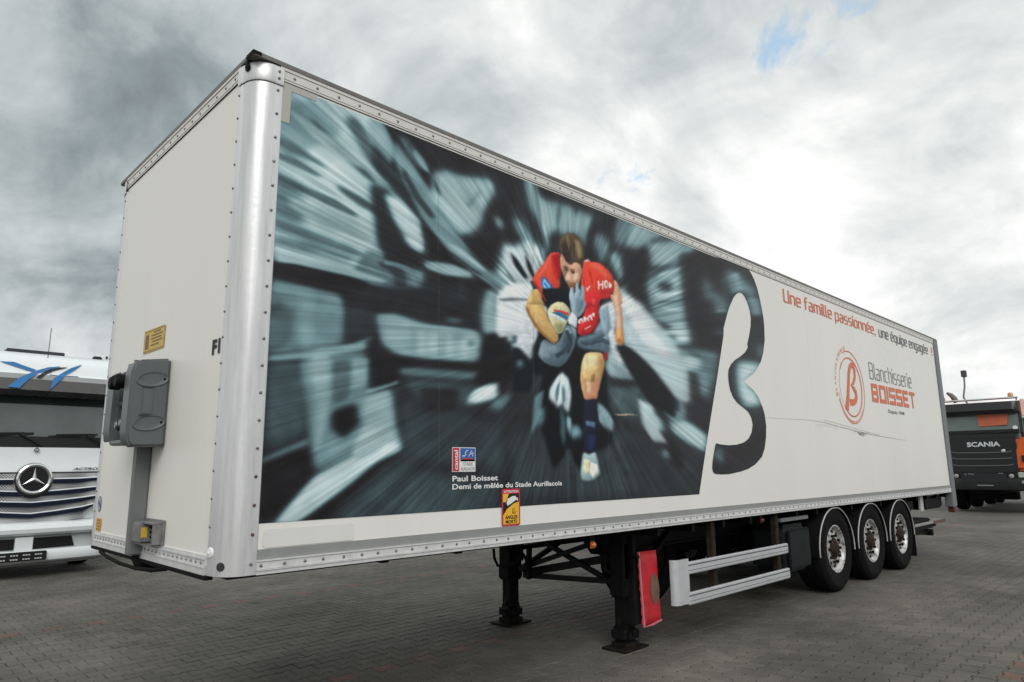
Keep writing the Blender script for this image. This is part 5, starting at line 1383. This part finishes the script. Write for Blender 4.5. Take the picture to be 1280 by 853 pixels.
for x in XW:
    tyre(x, .205, 1); tyre(x, WT - .205, -1)
    b = MB(); b.cyl((x, .3, .53), (x, WT - .3, .53), .065, 14); b.bar((x - .45, .72, .70), (x + .25, .72, .56), .09, .10); b.bar((x - .45, 1.85, .70), (x + .25, 1.85, .56), .09, .10)
    b.cyl((x + .2, .72, .60), (x + .2, .72, .82), .12, 16); b.cyl((x + .2, 1.85, .60), (x + .2, 1.85, .82), .12, 16); b.build('axle', BLACKP, tr)
    for y0, s in ((.02, 1), (WT - .02, -1)):
        b = MB(); ang = [R(-6 + k * 192 / 30) for k in range(31)]
        rr_ = .565; zt = 1.02
        def P_(a, r): 
            return (x + r * math.cos(a), min(.53 + r * math.sin(a) * .9, 1.045))
        outer = [P_(a, .585) for a in ang]; inner = [P_(a, .570) for a in ang]
        v = []
        for y in (y0, y0 + s * .42):
            v += [(a[0], y, a[1]) for a in outer] + [(a[0], y, a[1]) for a in inner]
        n = 31; f = []
        for i in range(n - 1):
            f += [(i, i + 1, n + i + 1, n + i), (2 * n + i, 3 * n + i, 3 * n + i + 1, 2 * n + i + 1), (i, 2 * n + i, 2 * n + i + 1, i + 1), (n + i, n + i + 1, 3 * n + i + 1, 3 * n + i)]
        b.add(v, f, 0, True); fd = b.build('mudguard', BLACKR, tr)
        b = MB(); b.tube([(a[0], y0 - s * .004, a[1]) for a in [P_(a, .578) for a in ang]], .0085, 6); b.build('mudguard_trim', mat('bright trim', (.62, .62, .62), .3, metal=.4), fd)
b = MB(); b.box(11.17, 11.185, .02, .46, .14, .62); b.build('mud_flap', BLACKR, tr); b = MB(); b.box(11.17, 11.185, WT - .46, WT - .02, .14, .62); b.build('mud_flap', BLACKR, tr)
# tail lift and rear underrun
b = MB(); b.rbox(11.5, 13.3, .10, 2.4, .555, .60, .01); tl = b.build('tail_lift_platform', mat('dusty lift plate', (.30, .305, .30), .6, var=.2, dirt=((.1, .1, .09), .6, 6, .5)), tr)
b = MB(); b.box(12.6, 13.31, .09, .11, .545, .60); b.build('hazard_edge', mat('dull red edge', (.13, .07, .06), .7, var=.5, vscale=20), tl)
b = MB(); b.box(11.45, 12.7, .14, .22, .48, .555); b.rbox(11.5, 12.5, .12, .45, .60, .66, .02); b.bar((11.35, .2, .47), (12.6, .2, .40), .07, .07); b.bar((11.6, .3, .5), (11.5, .3, .98), .07, .09); b.bar((12.0, 2.2, .5), (11.6, 2.2, .98), .07, .09)
b.cyl((12.4, .08, .42), (12.4, .3, .42), .055, 12); b.box(11.4, 11.5, .1, 2.45, .50, .62); b.build('lift_arm', BLACKP, tl)
b = MB(); b.rbox(12.25, 13.35, .12, .55, .80, 1.03, .03); b.rbox(11.35, 11.75, .15, .5, .80, 1.03, .04); b.box(13.4, 13.5, .3, 2.25, .45, .55); b.build('lift_unit', BLACKP, tr)
b = MB(); b.box(11.95, 12.12, .10, .13, .80, 1.07); b.build('hanging_bracket', mat('pale bracket', (.5, .5, .49), .5), tr)
b = MB(); b.rbox(12.3, 13.2, .1, .4, 1.03, 1.065, .01); b.build('cover_strip', mat('dull metal strip', (.16, .17, .17), .5), tr)
# ---------------------------------------------------------------- the white truck on the left
def plan_shell(mb, prof, hw, r, depth, bow=.05, mi=0, hwf=None, n=10, caps=False):
    """prof: (dy, z) at the front; the panel wraps round the corners and runs back to depth"""
    pts = []
    pts.append((-hw, depth, 0.)); pts.append((-hw, r * 1.2, .15))
    for k in range(n + 1):
        a = PI + k * (PI / 2) / n; pts.append((-hw + r + r * math.cos(a), r + r * math.sin(a), .2 + .8 * math.sin((k / n) * PI / 2)))
    for k in range(1, 12):
        u = -1 + 2 * k / 12; pts.append((u * (hw - r), 0, 1.))
    q = [(-x, y, w) for x, y, w in pts[:n + 3]][::-1]
    pts += q
    m = len(pts); v = []
    for dy, z in prof:
        s = hwf(z) if hwf else 1.
        for x, y, w in pts: v.append((x * s, y + bow * (x / hw) ** 2 * w + dy * w, z))
    f = [(k * m + i, k * m + i + 1, (k + 1) * m + i + 1, (k + 1) * m + i) for k in range(len(prof) - 1) for i in range(m - 1)]
    mb.add(v, f, mi, True)
    if caps:
        mb.add(v[-m:], [tuple(range(m))], mi)
WPAINT = mat('white truck paint', (.79, .835, .855), .3, var=.02, coat=.5)
WPAINT2 = mat('pale grey truck trim', (.40, .42, .43), .4, var=.04)
VISOR = mat('smoked visor', (.075, .07, .07), .2, var=.1, coat=.4)
GLASS = mat('windscreen glass', (.045, .06, .06), .05, var=.45, vscale=1.5, spec=.8, coat=.6)  # base colour varied in soft patches that imitate cloud reflections
MESHG = mat('perforated grille', (.36, .37, .385), .45, metal=.3, var=.06)
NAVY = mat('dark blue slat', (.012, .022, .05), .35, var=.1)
SKYB = mat('blue stripe', (.010, .15, .40), .35, var=.06, coat=.4)
CHROME = mat('bright chrome', (.72, .73, .74), .16, metal=.9, var=.04)
MY = 9.5
wt = thing('parked_truck', (.82, MY, 0), 'white truck cab with blue roof stripes and a large star badge, left of the trailer', 'truck', local=True)
nar = lambda z: 1 - max(0, z - 2.0) * .035
def shell(name, prof, m, parent, hw=1.24, r=.30, depth=2.2, bow=.06, hwf=nar, **k):
    b = MB(); plan_shell(b, prof, hw, r, depth, bow, hwf=hwf, **k); return b.build(name, m, parent)
bodyw = shell('cab_body', [(.08, .80), (.03, 1.0), (.01, 1.3), (.0, 1.58), (.02, 1.62), (.03, 1.99), (.06, 2.0)], WPAINT, wt)
shell('windscreen', [(.05, 1.985), (.10, 2.2), (.24, 2.84), (.25, 2.90)], GLASS, wt, hw=1.235)
shell('roof', [(.20, 2.86), (.16, 2.95), (.10, 3.08), (.10, 3.16), (.16, 3.20), (.22, 3.36), (.34, 3.46), (.6, 3.56), (1.1, 3.64), (2.2, 3.70)], WPAINT, wt, caps=True, depth=2.3)
shell('roof_band', [(.08, 3.07), (.085, 3.155)], WPAINT2, wt, hw=1.245)
shell('sun_visor', [(.20, 2.81), (.02, 2.815), (-.04, 2.89), (-.02, 2.90), (.06, 3.075), (.2, 3.08)], VISOR, wt, hw=1.2, depth=.35, r=.2)
shell('visor_edge', [(.18, 2.80), (-.03, 2.802), (-.05, 2.885), (-.03, 2.893)], BLACKG, wt, hw=1.19, depth=.33, r=.2)
shell('cowl', [(.03, 1.992), (.045, 2.0), (.085, 2.165)], mat('black cowl', (.02, .022, .023), .5), wt, hw=1.237, depth=.4)
b = MB(); b.rbox(-1.2, 1.2, .5, 2.2, 1.0, 3.4, .05); b.build('cab_interior', mat('dark cab interior', (.03, .032, .032), .8), wt)
b = MB(); b.rbox(-.2, .22, .20, .3, 2.16, 2.42, .02); b.build('dash_display', mat('dark display', (.03, .03, .035), .4), wt)
# side doors and windows
for s in (-1, 1):
    b = MB(); b.box(s * 1.232, s * 1.244, .45, 1.35, 2.05, 2.75); b.build('side_window', GLASS, wt)
    b = MB(); b.box(s * 1.236, s * 1.246, .40, 1.45, 1.15, 2.03); b.build('door', WPAINT, wt)
    b = MB(); b.rbox(min(s * 1.22, s * 1.31), max(s * 1.22, s * 1.31), .1, .22, 2.1, 2.86, .03); b.build('mirror_camera', BLACKG, wt)
# stripes on the roof front (surveyed on the panel)
def onM(px, py, off=0.):
    p = on(px, py, 1, MY + .10 + off); return (p.x - .82, p.z)
def roof_y(z, x):
    pr = [(.085, 3.0), (.10, 3.08), (.10, 3.16), (.16, 3.20), (.22, 3.36), (.34, 3.46)]
    zz = [a[1] for a in pr]; dd = [a[0] for a in pr]
    return float(np.interp(z, zz, dd)) + .06 * (x / 1.24) ** 2
def stripe(pts8, m, lift=.006, name='stripe', yfun=roof_y):
    b = MB(); P2 = [onM(x / 8.53, 425 + y / 8.53, yfun(3.2, 0) - .1) for x, y in pts8]
    n = len(P2) // 2; A1, A2 = P2[:n], P2[n:][::-1]; v = []; f = []; K = 6
    for i in range(n - 1):
        for k in range(K + 1 if i == n - 2 else K):
            t_ = k / K
            for s_ in range(4):
                w = s_ / 3
                a = [A1[i][c] * (1 - t_) + A1[i + 1][c] * t_ for c in (0, 1)]; d = [A2[i][c] * (1 - t_) + A2[i + 1][c] * t_ for c in (0, 1)]
                x, z = a[0] * (1 - w) + d[0] * w, a[1] * (1 - w) + d[1] * w
                v.append((x, yfun(z, x) - lift, z))
    m_ = len(v) // 4
    for i in range(m_ - 1):
        for s_ in range(3): f.append((i * 4 + s_, (i + 1) * 4 + s_, (i + 1) * 4 + s_ + 1, i * 4 + s_ + 1))
    b.add(v, f, 0, True); return b.build(name, m, wt)
vis_y = lambda z, x: float(np.interp(z, [2.80, 2.89, 3.075, 3.16, 3.2, 3.36, 3.46], [-.05, -.04, .055, .095, .15, .22, .34])) + .06 * (x / 1.24) ** 2
stripe([(5, 222), (160, 230), (270, 275), (390, 320), (340, 340), (220, 300), (110, 262), (5, 224)], SKYB, .009, yfun=vis_y)
stripe([(60, 510), (200, 405), (380, 330), (520, 290), (650, 280), (650, 286), (540, 310), (400, 360), (290, 430), (180, 525)], SKYB, .013, yfun=vis_y)
stripe([(370, 410), (440, 360), (540, 310), (640, 292), (720, 290), (720, 296), (650, 310), (570, 330), (480, 375), (420, 414)], BLACKG, .013, yfun=vis_y)
stripe([(505, 530), (560, 420), (640, 365), (760, 300), (885, 258), (885, 266), (800, 320), (700, 375), (640, 430), (515, 535)], SKYB, .015, yfun=vis_y)
stripe([(520, 372), (600, 380), (700, 385), (830, 393), (830, 400), (700, 393), (600, 386), (520, 380)], mat('dark blue stripe', (.02, .07, .16), .35), .009, yfun=vis_y)
# aerial, roof hatch edge
b = MB(); b.lathe([(0, .07), (.03, .06), (.07, .03), (.085, 0), (0, 0)], (.08, .42, 3.42), 'z', 16); b.tube([(.08, .42, 3.47), (.085, .44, 3.7), (.09, .46, 4.0)], .006, 6); b.build('aerial', BLACKG, wt)
b = MB(); b.rbox(-.42, .42, .95, 1.5, 3.60, 3.672, .01); b.build('roof_hatch', mat('dark roof hatch', (.05, .05, .055), .4), wt)
b = MB(); b.rbox(.85, 1.0, .9, 1.0, 3.58, 3.66, .02); b.cyl((1.08, .95, 3.58), (1.08, .95, 3.68), .02, 8); b.build('roof_lamp', BLACKG, wt)
# wipers
b = MB()
for x0, x1 in ((-.75, .02), (.15, .95)):
    b.bar((x0 + .1, .055, 2.2), (x1 - .2, .06, 2.22), .02, .02); b.bar((x1 - .25, .05, 2.21), (x1 + .05, .03, 2.02), .03, .025)
    b.bar((x0 + .0, .085, 2.17), (x0 + .7, .075, 2.215), .012, .03)
b.build('wiper', BLACKG, wt)
# grille: perforated panel, seam, slats, star
b = MB(); v = []; NX = 24
top, bot = 1.585, .80
def gy(x, z): return .06 * (x / 1.24) ** 2 - .012 + (.02 if z < 1.0 else 0)
rows = [(1.585, .93), (1.45, .93), (1.2, .88), (1.0, .80), (.86, .70)]
for zi, (z, w) in enumerate(rows):
    for i in range(NX + 1):
        x = -w + 2 * w * i / NX; zz = z - (0 if zi < 2 else .08 * (1 - abs(x) / w) * (zi - 1) / 3)
        v.append((x, gy(x, zz), zz))
b.add(v, [(k * (NX + 1) + i, k * (NX + 1) + i + 1, (k + 1) * (NX + 1) + i + 1, (k + 1) * (NX + 1) + i) for k in range(4) for i in range(NX)], 0, True)
gm = MESHG.node_tree; bb = gm.nodes['Principled BSDF']; vo = gm.nodes.new('ShaderNodeTexVoronoi'); vo.inputs['Scale'].default_value = 34; vo.inputs['Randomness'].default_value = 0
tcn = gm.nodes.new('ShaderNodeTexCoord'); mpn = gm.nodes.new('ShaderNodeMapping'); mpn.inputs['Rotation'].default_value = (0, R(45), 0); gm.links.new(tcn.outputs['Object'], mpn.inputs[0]); gm.links.new(mpn.outputs[0], vo.inputs['Vector'])
rp = gm.nodes.new('ShaderNodeValToRGB'); gm.links.new(vo.outputs['Distance'], rp.inputs[0]); rp.color_ramp.elements[0].position = .32; rp.color_ramp.elements[0].color = (.06, .06, .065, 1); rp.color_ramp.elements[1].position = .5; rp.color_ramp.elements[1].color = (.50, .51, .53, 1)
gm.links.new(rp.outputs[0], bb.inputs['Base Color'])
rp.color_ramp.elements[1].color = (.62, .63, .65, 1)
gr = b.build('grille', MESHG, wt)
b = MB(); b.rbox(1.02, 1.24, -.04, .12, 2.86, 3.04, .04); b.build('visor_end_cap', BLACKG, wt)
b = MB()
for s in (-1, 1): b.bar((s * .22, gy(.2, 1.6) - .006, 1.598), (s * .95, gy(.95, 1.6) - .004, 1.598), .012, .02)
b.build('bonnet_seam', SEAM, wt)
for k, (zc, ze, w) in enumerate(((1.475, 1.475, .98), (1.275, 1.345, .97), (1.115, 1.20, .93), (.945, 1.06, .86))):
    for s in (-1, 1):
        if k == 0: P1 = [(s * .26, zc), (s * .6, zc + .0), (s * w, ze + .02)]
        else: P1 = [(0, zc), (s * .35, zc + (ze - zc) * .28), (s * .7, zc + (ze - zc) * .68), (s * w, ze)]
        up_, dn = MB(), MB()
        for i in range(len(P1) - 1):
            (xa, za_), (xb, zb2) = P1[i], P1[i + 1]
            last = .55 if i == len(P1) - 2 else 1
            ya, yb = gy(xa, za_) - .03, gy(xb, zb2) - .03
            up_.add([(xa, ya, za_ + .036), (xb, yb, zb2 + .036), (xb, yb - .03, zb2 + .02), (xa, ya - .03, za_ + .02)], [(0, 1, 2, 3)])
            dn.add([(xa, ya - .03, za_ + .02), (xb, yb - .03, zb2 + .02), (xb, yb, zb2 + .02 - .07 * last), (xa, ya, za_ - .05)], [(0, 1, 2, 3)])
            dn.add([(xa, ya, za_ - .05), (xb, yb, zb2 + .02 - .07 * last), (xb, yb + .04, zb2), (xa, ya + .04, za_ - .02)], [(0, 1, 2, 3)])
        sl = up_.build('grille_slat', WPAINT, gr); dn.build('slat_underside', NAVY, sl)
b = MB(); b.lathe([(.235, 0), (.238, .03), (.215, .045), (.19, .03), (.182, .01)], (.0, -.06, 1.50), 'y', 48, sign=-1); st = b.build('star_badge', CHROME, wt)
b = MB(); b.lathe([(0, .012), (.184, .012)], (0, -.06, 1.50), 'y', 40, sign=-1); b.lathe([(.24, .0), (.25, -.05)], (0, -.05, 1.50), 'y', 40, sign=-1); b.lathe([(.16, -.01), (.24, -.01), (.24, .02), (.16, .02)], (0, -.05, 1.44), 'y', 40, sign=-1); b.build('badge_field', BLACKG, st)
b = MB()
for k in range(3):
    a = PI / 2 + k * 2 * PI / 3; T = (.178 * math.cos(a), 1.5 + .178 * math.sin(a)); 
    l = (.030 * math.cos(a + PI / 3), 1.5 + .030 * math.sin(a + PI / 3)); r_ = (.030 * math.cos(a - PI / 3), 1.5 + .030 * math.sin(a - PI / 3))
    b.add([(T[0], -.078, T[1]), (l[0], -.074, l[1]), (r_[0], -.074, r_[1]), (0, -.095, 1.5)], [(0, 1, 3), (0, 3, 2)])
b.build('star', CHROME, st)
b = MB(); b.lathe([(0, .012), (.022, .012), (.028, .006), (.03, 0)], (.0, -.0, 1.95), 'y', 20, sign=-1); b.build('small_badge', CHROME, wt)
b = MB(); b.lathe([(.034, 0), (.036, .004), (.03, .008)], (.0, -.0, 1.95), 'y', 20, sign=-1); b.build('badge_ring', BLACKG, wt)
lettering('lettering', 'ACTROS L', BLACKT, wt, (.52, -.0 + gy(.6, 1.6) - .004, 1.632), (1, .03, 0), (0, 0, 1), .48, .042, shear=.35, bold=.035)
# bumper
shell('bumper', [(.2, .20), (-.03, .22), (-.10, .26), (-.12, .32), (-.10, .40), (-.09, .42)], WPAINT, wt, hw=1.25, r=.36, depth=.9, bow=.14, hwf=None)
shell('bumper_recess', [(-.09, .42), (-.02, .43), (.0, .62), (-.06, .66)], mat('light grey bumper', (.50, .53, .545), .4, var=.03), wt, hw=1.18, r=.34, depth=.8, bow=.14, hwf=None)
shell('bumper_lip', [(.3, .19), (-.02, .195), (-.03, .215)], mat('grey lip', (.2, .205, .2), .6), wt, hw=1.24, r=.36, depth=.9, bow=.14, hwf=None)
shell('bumper_beam', [(-.06, .64), (-.11, .68), (-.12, .74), (-.07, .82), (.02, .84)], WPAINT, wt, hw=1.22, r=.36, depth=.8, bow=.12, hwf=None)
for x0, x1, sk in ((-.75, -.16, -1), (.09, .60, 1)):
    b = MB(); v = [(x0 if sk > 0 else x0 - .0, .43), (x1 + (.05 if sk > 0 else 0), .44), (x1, .60), (x0, .60)]
    b.add([(x, -.035 + .14 * (x / 1.2) ** 2, z) for x, z in v] + [(x, -.01 + .14 * (x / 1.2) ** 2, z) for x, z in v], [(0, 1, 2, 3), (4, 7, 6, 5), (0, 4, 5, 1), (2, 6, 7, 3), (1, 5, 6, 2), (0, 3, 7, 4)]); b.build('air_intake', mat('black mesh', (.015, .015, .016), .8), wt)
b = MB(); b.box(-.15, .08, -.045, -.01, .42, .62); b.build('bumper_block', WPAINT, wt)
for s in (-1, 1):
    b = MB(); v = [(s * 1.0, .56), (s * 1.16, .52), (s * 1.2, .60), (s * 1.19, .84), (s * 1.0, .66)]
    b.add([(x, -.035 + (abs(x) - 1) * .9, z) for x, z in v] + [(x, .3 + (abs(x) - 1) * .9, z) for x, z in v], [(0, 1, 2, 3, 4), (9, 8, 7, 6, 5)] + [(i, (i + 1) % 5, 5 + (i + 1) % 5, 5 + i) for i in range(5)])
    hl = b.build('headlight', BLACKG, wt)
    b = MB(); b.tube([(s * 1.02, -.03, .665), (s * 1.1, .045, .74), (s * 1.18, .115, .82)], .008, 6); b.build('light_strip', CHROME, hl)
    b = MB(); b.box(min(s * 1.02, s * 1.16), max(s * 1.02, s * 1.16), -.06, .2, .44, .46); b.box(min(s * 1.02, s * 1.16), max(s * 1.02, s * 1.16), -.06, .2, .38, .40); b.build('fog_light', BLACKG, wt)
b = MB(); b.rbox(-.40, .26, -.15, -.125, .27, .41, .01); npl = b.build('number_plate', BLACKT, wt)
b = MB()
ra = random.Random(8)
for row in range(2):
    for blk_ in range(4):
        for q in range(3): x = -.36 + blk_ * .155 + q * .034; b.box(x, x + .025, -.1515, -.150, .285 + row * .06 + .01, .285 + row * .06 + .028)
b.build('plate_print', mat('pale plate print', (.55, .55, .55), .6), npl)
# chassis, wheels and a swap body behind the cab
for x in (-1.03, 1.03):
    for y in (1.45,):
        b = MB(); b.lathe([(.28, -.13), (.42, -.155), (.49, -.145), (.515, -.11), (.52, 0), (.515, .11), (.49, .145), (.42, .155), (.28, .13)], (x, y, .52), 'x', 40); w = b.build('wheel', BLACKR, wt)
        b = MB(); b.lathe([(.285, .13), (.26, .05), (.12, .04), (.11, .12), (0, .12)], (x, y, .52), 'x', 30, sign=(1 if x > 0 else -1)); b.build('rim', RIMM, w)
b = MB(); b.box(-.45, .45, .3, 6.0, .55, .95); b.box(-1.2, 1.2, .25, .45, .3, 1.0); b.box(-1.2, 1.2, 2.0, 2.2, .5, 1.2); b.build('chassis', BLACKP, wt)
for x in (-1.03, 1.03):
    b = MB(); b.lathe([(.28, -.13), (.42, -.155), (.49, -.145), (.515, -.11), (.52, 0), (.515, .11), (.49, .145), (.42, .155), (.28, .13)], (x * .93, 5.2, .52), 'x', 32); b.build('wheel', BLACKR, wt)

# ---------------------------------------------------------------- the orange and black truck on the right
SX, SY = 25.5, 1.87
ot = thing('parked_truck', (SX, SY, 0), 'orange tipper truck with a black front, amber beacons on its roof, behind the trailer tail', 'truck', rz=-PI / 2, local=True)
OPAINT = mat('orange truck paint', (.62, .10, .012), .3, var=.04, coat=.5)
BLKF = mat('black truck front', (.010, .010, .0115), .35, var=.15)
GLS2 = mat('truck windscreen', (.085, .115, .105), .06, var=.25, vscale=1.2, spec=.8)
nr2 = lambda z: 1 - max(0, z - 1.8) * .03
def shell2(name, prof, m, hw=1.25, r=.22, depth=2.0, bow=.06, hwf=nr2, parent=ot, **k):
    b = MB(); plan_shell(b, prof, hw, r, depth, bow, hwf=hwf, **k); return b.build(name, m, parent)
shell2('cab_body', [(.03, 1.25), (.0, 1.5), (.0, 2.3), (.03, 2.46), (.05, 2.5)], OPAINT)
shell2('black_band', [(-.015, 2.36), (.0, 2.40), (.035, 2.53), (.06, 2.54)], BLKF, depth=.5)
shell2('roof', [(.22, 3.1), (.2, 3.3), (.3, 3.52), (.5, 3.6), (1.6, 3.66)], OPAINT, caps=True)
shell2('windscreen', [(.04, 2.46), (.2, 3.22)], GLS2, hw=1.235)
shell2('roof_visor', [(.2, 3.20), (-.02, 3.22), (-.05, 3.3), (.06, 3.56), (.2, 3.575)], BLKF, hw=1.22, depth=.4)
b = MB(); b.rbox(-1.18, 1.18, .6, 1.9, 1.4, 3.3, .05); b.build('cab_interior', mat('dark cab interior', (.03, .032, .032), .8), ot)
b = MB(); b.prism([(.02, .085, 2.78), (.80, .09, 2.80), (.84, .175, 3.16), (-.02, .17, 3.17)], (0, .02, 0)); b.build('curtain_reflection', mat('dull red reflection', (.42, .10, .05), .7), ot)  # curtain's reflection in the glass, put in as a flat red panel
b = MB(); v = [(-1.0, 1.30), (.97, 1.30), (.98, 2.52), (-1.0, 2.52)]
b.prism([(x, -.03, z) for x, z in v], (0, .12, 0)); fg = b.build('front_grille', BLKF, ot)
for z in (1.92, 1.72, 1.50):
    b = MB()
    for s in (-1, 1):
        b.bar((0, -.045, z), (s * .7, -.035, z + .01), .03, .03); b.bar((s * .7, -.035, z + .01), (s * .93, .0, z + .06), .03, .03)
    b.build('grille_bar', mat('grey black slat', (.10, .105, .11), .3, spec=.6), fg)
b = MB(); b.bar((-.95, -.03, 2.40), (.95, -.03, 2.42), .03, .04); b.build('top_slat', BLKF, fg)
lettering('lettering', 'SCANIA', CHROME, ot, (-.36, -.045, 2.125), XU, ZU, .92, .155, bold=.035)
b = MB(); b.lathe([(0, .01), (.05, .01), (.06, 0)], (.62, -.04, 1.97), 'y', 16, sign=-1); b.build('badge', CHROME, ot)
shell2('bumper', [(.1, .70), (-.10, .74), (-.12, 1.0), (-.10, 1.10), (-.02, 1.12), (-.02, 1.30), (.05, 1.34)], BLKF, hw=1.26, r=.2, depth=.9, hwf=None)
b = MB(); b.box(-.62, .62, -.145, -.10, .98, 1.25); b.build('bumper_insert', mat('dark grey bumper', (.03, .031, .033), .5), ot)
lettering('lettering', 'G 450', GREYT2, ot, (-.52, -.16, 1.20), XU, ZU, .28, .06); b = MB(); b.box(.42, .55, -.150, -.145, 1.25, 1.27); b.box(-.2, .25, -.150, -.145, .86, .89); b.build('bumper_print', GREYT2, ot)
for s in (-1, 1):
    b = MB(); b.lathe([(0, .02), (.05, .02), (.065, .01), (.07, 0)], (s * .76, -.12, 1.17), 'y', 20, sign=-1); b.build('fog_light', mat('lamp glass', (.3, .3, .3), .1, coat=.5), ot)
    b = MB(); b.rbox(min(s * .93, s * 1.2), max(s * .93, s * 1.2), -.10, .02, 1.12, 1.29, .02); hl = b.build('headlight', mat('headlight glass', (.42, .45, .42), .12, coat=.6, var=.3, vscale=14), ot)
    b = MB(); b.lathe([(0, .02), (.04, .02), (.055, 0)], (s * 1.05, -.12, .98), 'y', 16, sign=-1); b.build('round_lamp', mat('lamp glass', (.3, .3, .3), .1, coat=.5), ot)
    b = MB(); pl2 = [(.95, 1.42), (1.24, 1.42), (1.26, 2.40), (1.12, 2.38), (1.02, 2.20), (.96, 1.95)]
    b.prism([(s * x, -.07 + .05 * (x / 1.2) ** 2, z) for x, z in pl2], (0, .12, 0)); cp = b.build('corner_panel', OPAINT, ot, bevel=.01)
    b = MB(); b.rbox(min(s * 1.08, s * 1.2), max(s * 1.08, s * 1.2), -.08, -.04, 1.62, 1.82, .01); b.build('corner_recess', BLKF, cp)
    b = MB(); b.box(s * 1.236, s * 1.246, .35, 1.3, 2.35, 3.05); b.build('side_window', GLS2, ot)
    b = MB(); b.rbox(min(s * 1.32, s * 1.5), max(s * 1.32, s * 1.5), -.05, .1, 2.3, 2.95, .03); b.bar((s * 1.2, .1, 2.95), (s * 1.4, .02, 2.9), .03, .03); b.build('mirror', BLKF, ot)
b = MB(); b.tube([(-1.15, .25, 3.68), (1.15, .25, 3.68)], .035, 8); b.tube([(-1.1, .3, 3.60), (-1.1, .25, 3.68)], .02, 6); b.tube([(1.1, .3, 3.60), (1.1, .25, 3.68)], .02, 6); b.build('roof_bar', CHROME, ot)
for x in (-.99, .95):
    b = MB(); b.lathe([(0, .13), (.05, .12), (.075, .09), (.085, .0), (.06, -.0), (.06, -.06), (0, -.06)], (x, .35, 3.73), 'z', 16); b.build('beacon', mat('beacon lens', (.55, .26, .10), .25, coat=.5), ot)
b = MB(); b.tube([(-.62, .5, 3.66), (-.68, .5, 3.8), (-.76, .5, 3.92), (-.88, .5, 4.0)], [.09, .09, .075, .04], 10); b.build('air_horn', mat('dull horn metal', (.14, .12, .10), .5), ot)
b = MB(); b.bar((-1.17, .11, 2.53), (-1.16, .22, 3.2), .06, .05); b.bar((1.17, .11, 2.53), (1.16, .22, 3.2), .06, .05); b.build('window_post', BLKF, ot)
b = MB(); b.prism([(-1.1, .035, 2.54), (1.1, .035, 2.54), (1.1, .06, 2.66), (-1.1, .06, 2.66)], (0, .02, 0)); b.build('dash_shadow_band', mat('dark dashboard shade', (.02, .022, .022), .6), ot)  # shade low on the windscreen, put in as a dark strip over the glass
b = MB(); b.bar((-.45, -.02, 2.55), (.35, .03, 2.60), .02, .02); b.bar((.3, 0, 2.55), (1.1, .05, 2.60), .02, .02); b.build('wiper', BLKF, ot)
b = MB(); b.lathe([(0, .006), (.07, .006)], (1.0, .09, 2.7), 'y', 16, sign=-1); b.build('screen_sticker', WHITEP, ot)
for x in (-1.02, 1.02):
    for y in (1.5, 3.4, 5.6, 7.0):
        b = MB(); b.lathe([(.28, -.14), (.42, -.165), (.49, -.155), (.52, -.11), (.525, 0), (.52, .11), (.49, .155), (.42, .165), (.28, .14)], (x, y, .525), 'x', 36); w = b.build('wheel', BLACKR, ot)
        b = MB(); b.lathe([(.285, .13), (.26, .05), (.12, .04), (.11, .12), (0, .12)], (x, y, .525), 'x', 24, sign=(1 if x > 0 else -1)); b.build('rim', RIMM, w)
b = MB(); b.box(-.45, .45, .3, 8.0, .6, 1.05); b.box(-.6, .6, 1.2, 1.8, .38, .62); b.box(-1.1, 1.1, .4, 2.0, .9, 1.3); b.build('chassis', BLACKP, ot)
b = MB()
b.prism([(-1.25, 2.3, 1.3), (1.25, 2.3, 1.3), (1.25, 2.3, 3.35), (-1.25, 2.3, 3.35)], (0, 5.8, 0)); b.build('tipper_body', OPAINT, ot)

# ---------------------------------------------------------------- lamp post beyond the orange truck
p0 = on(1205, 470, 0, 62)
lp = thing('street_lamp', (p0.x, p0.y, 0), 'slim lamp post with a boxy head standing far behind the orange truck', 'street lamp')
b = MB(); zt_ = p0.z
b.tube([(p0.x, p0.y, 0), (p0.x, p0.y, zt_ * .55), (p0.x + .02, p0.y - .03, zt_ * .72), (p0.x, p0.y + .22, zt_ * .80), (p0.x, p0.y + .05, zt_ * .9), (p0.x, p0.y, zt_)], [.10, .085, .075, .07, .065, .06], 10)
b.build('pole', mat('galvanised pole', (.20, .21, .22), .5), lp)
b = MB(); b.rbox(p0.x - .2, p0.x + .2, p0.y - .17, p0.y + .17, zt_ - .1, zt_ + .42, .03); b.build('lamp_head', mat('dark lamp head', (.09, .09, .095), .6), lp)
clean()
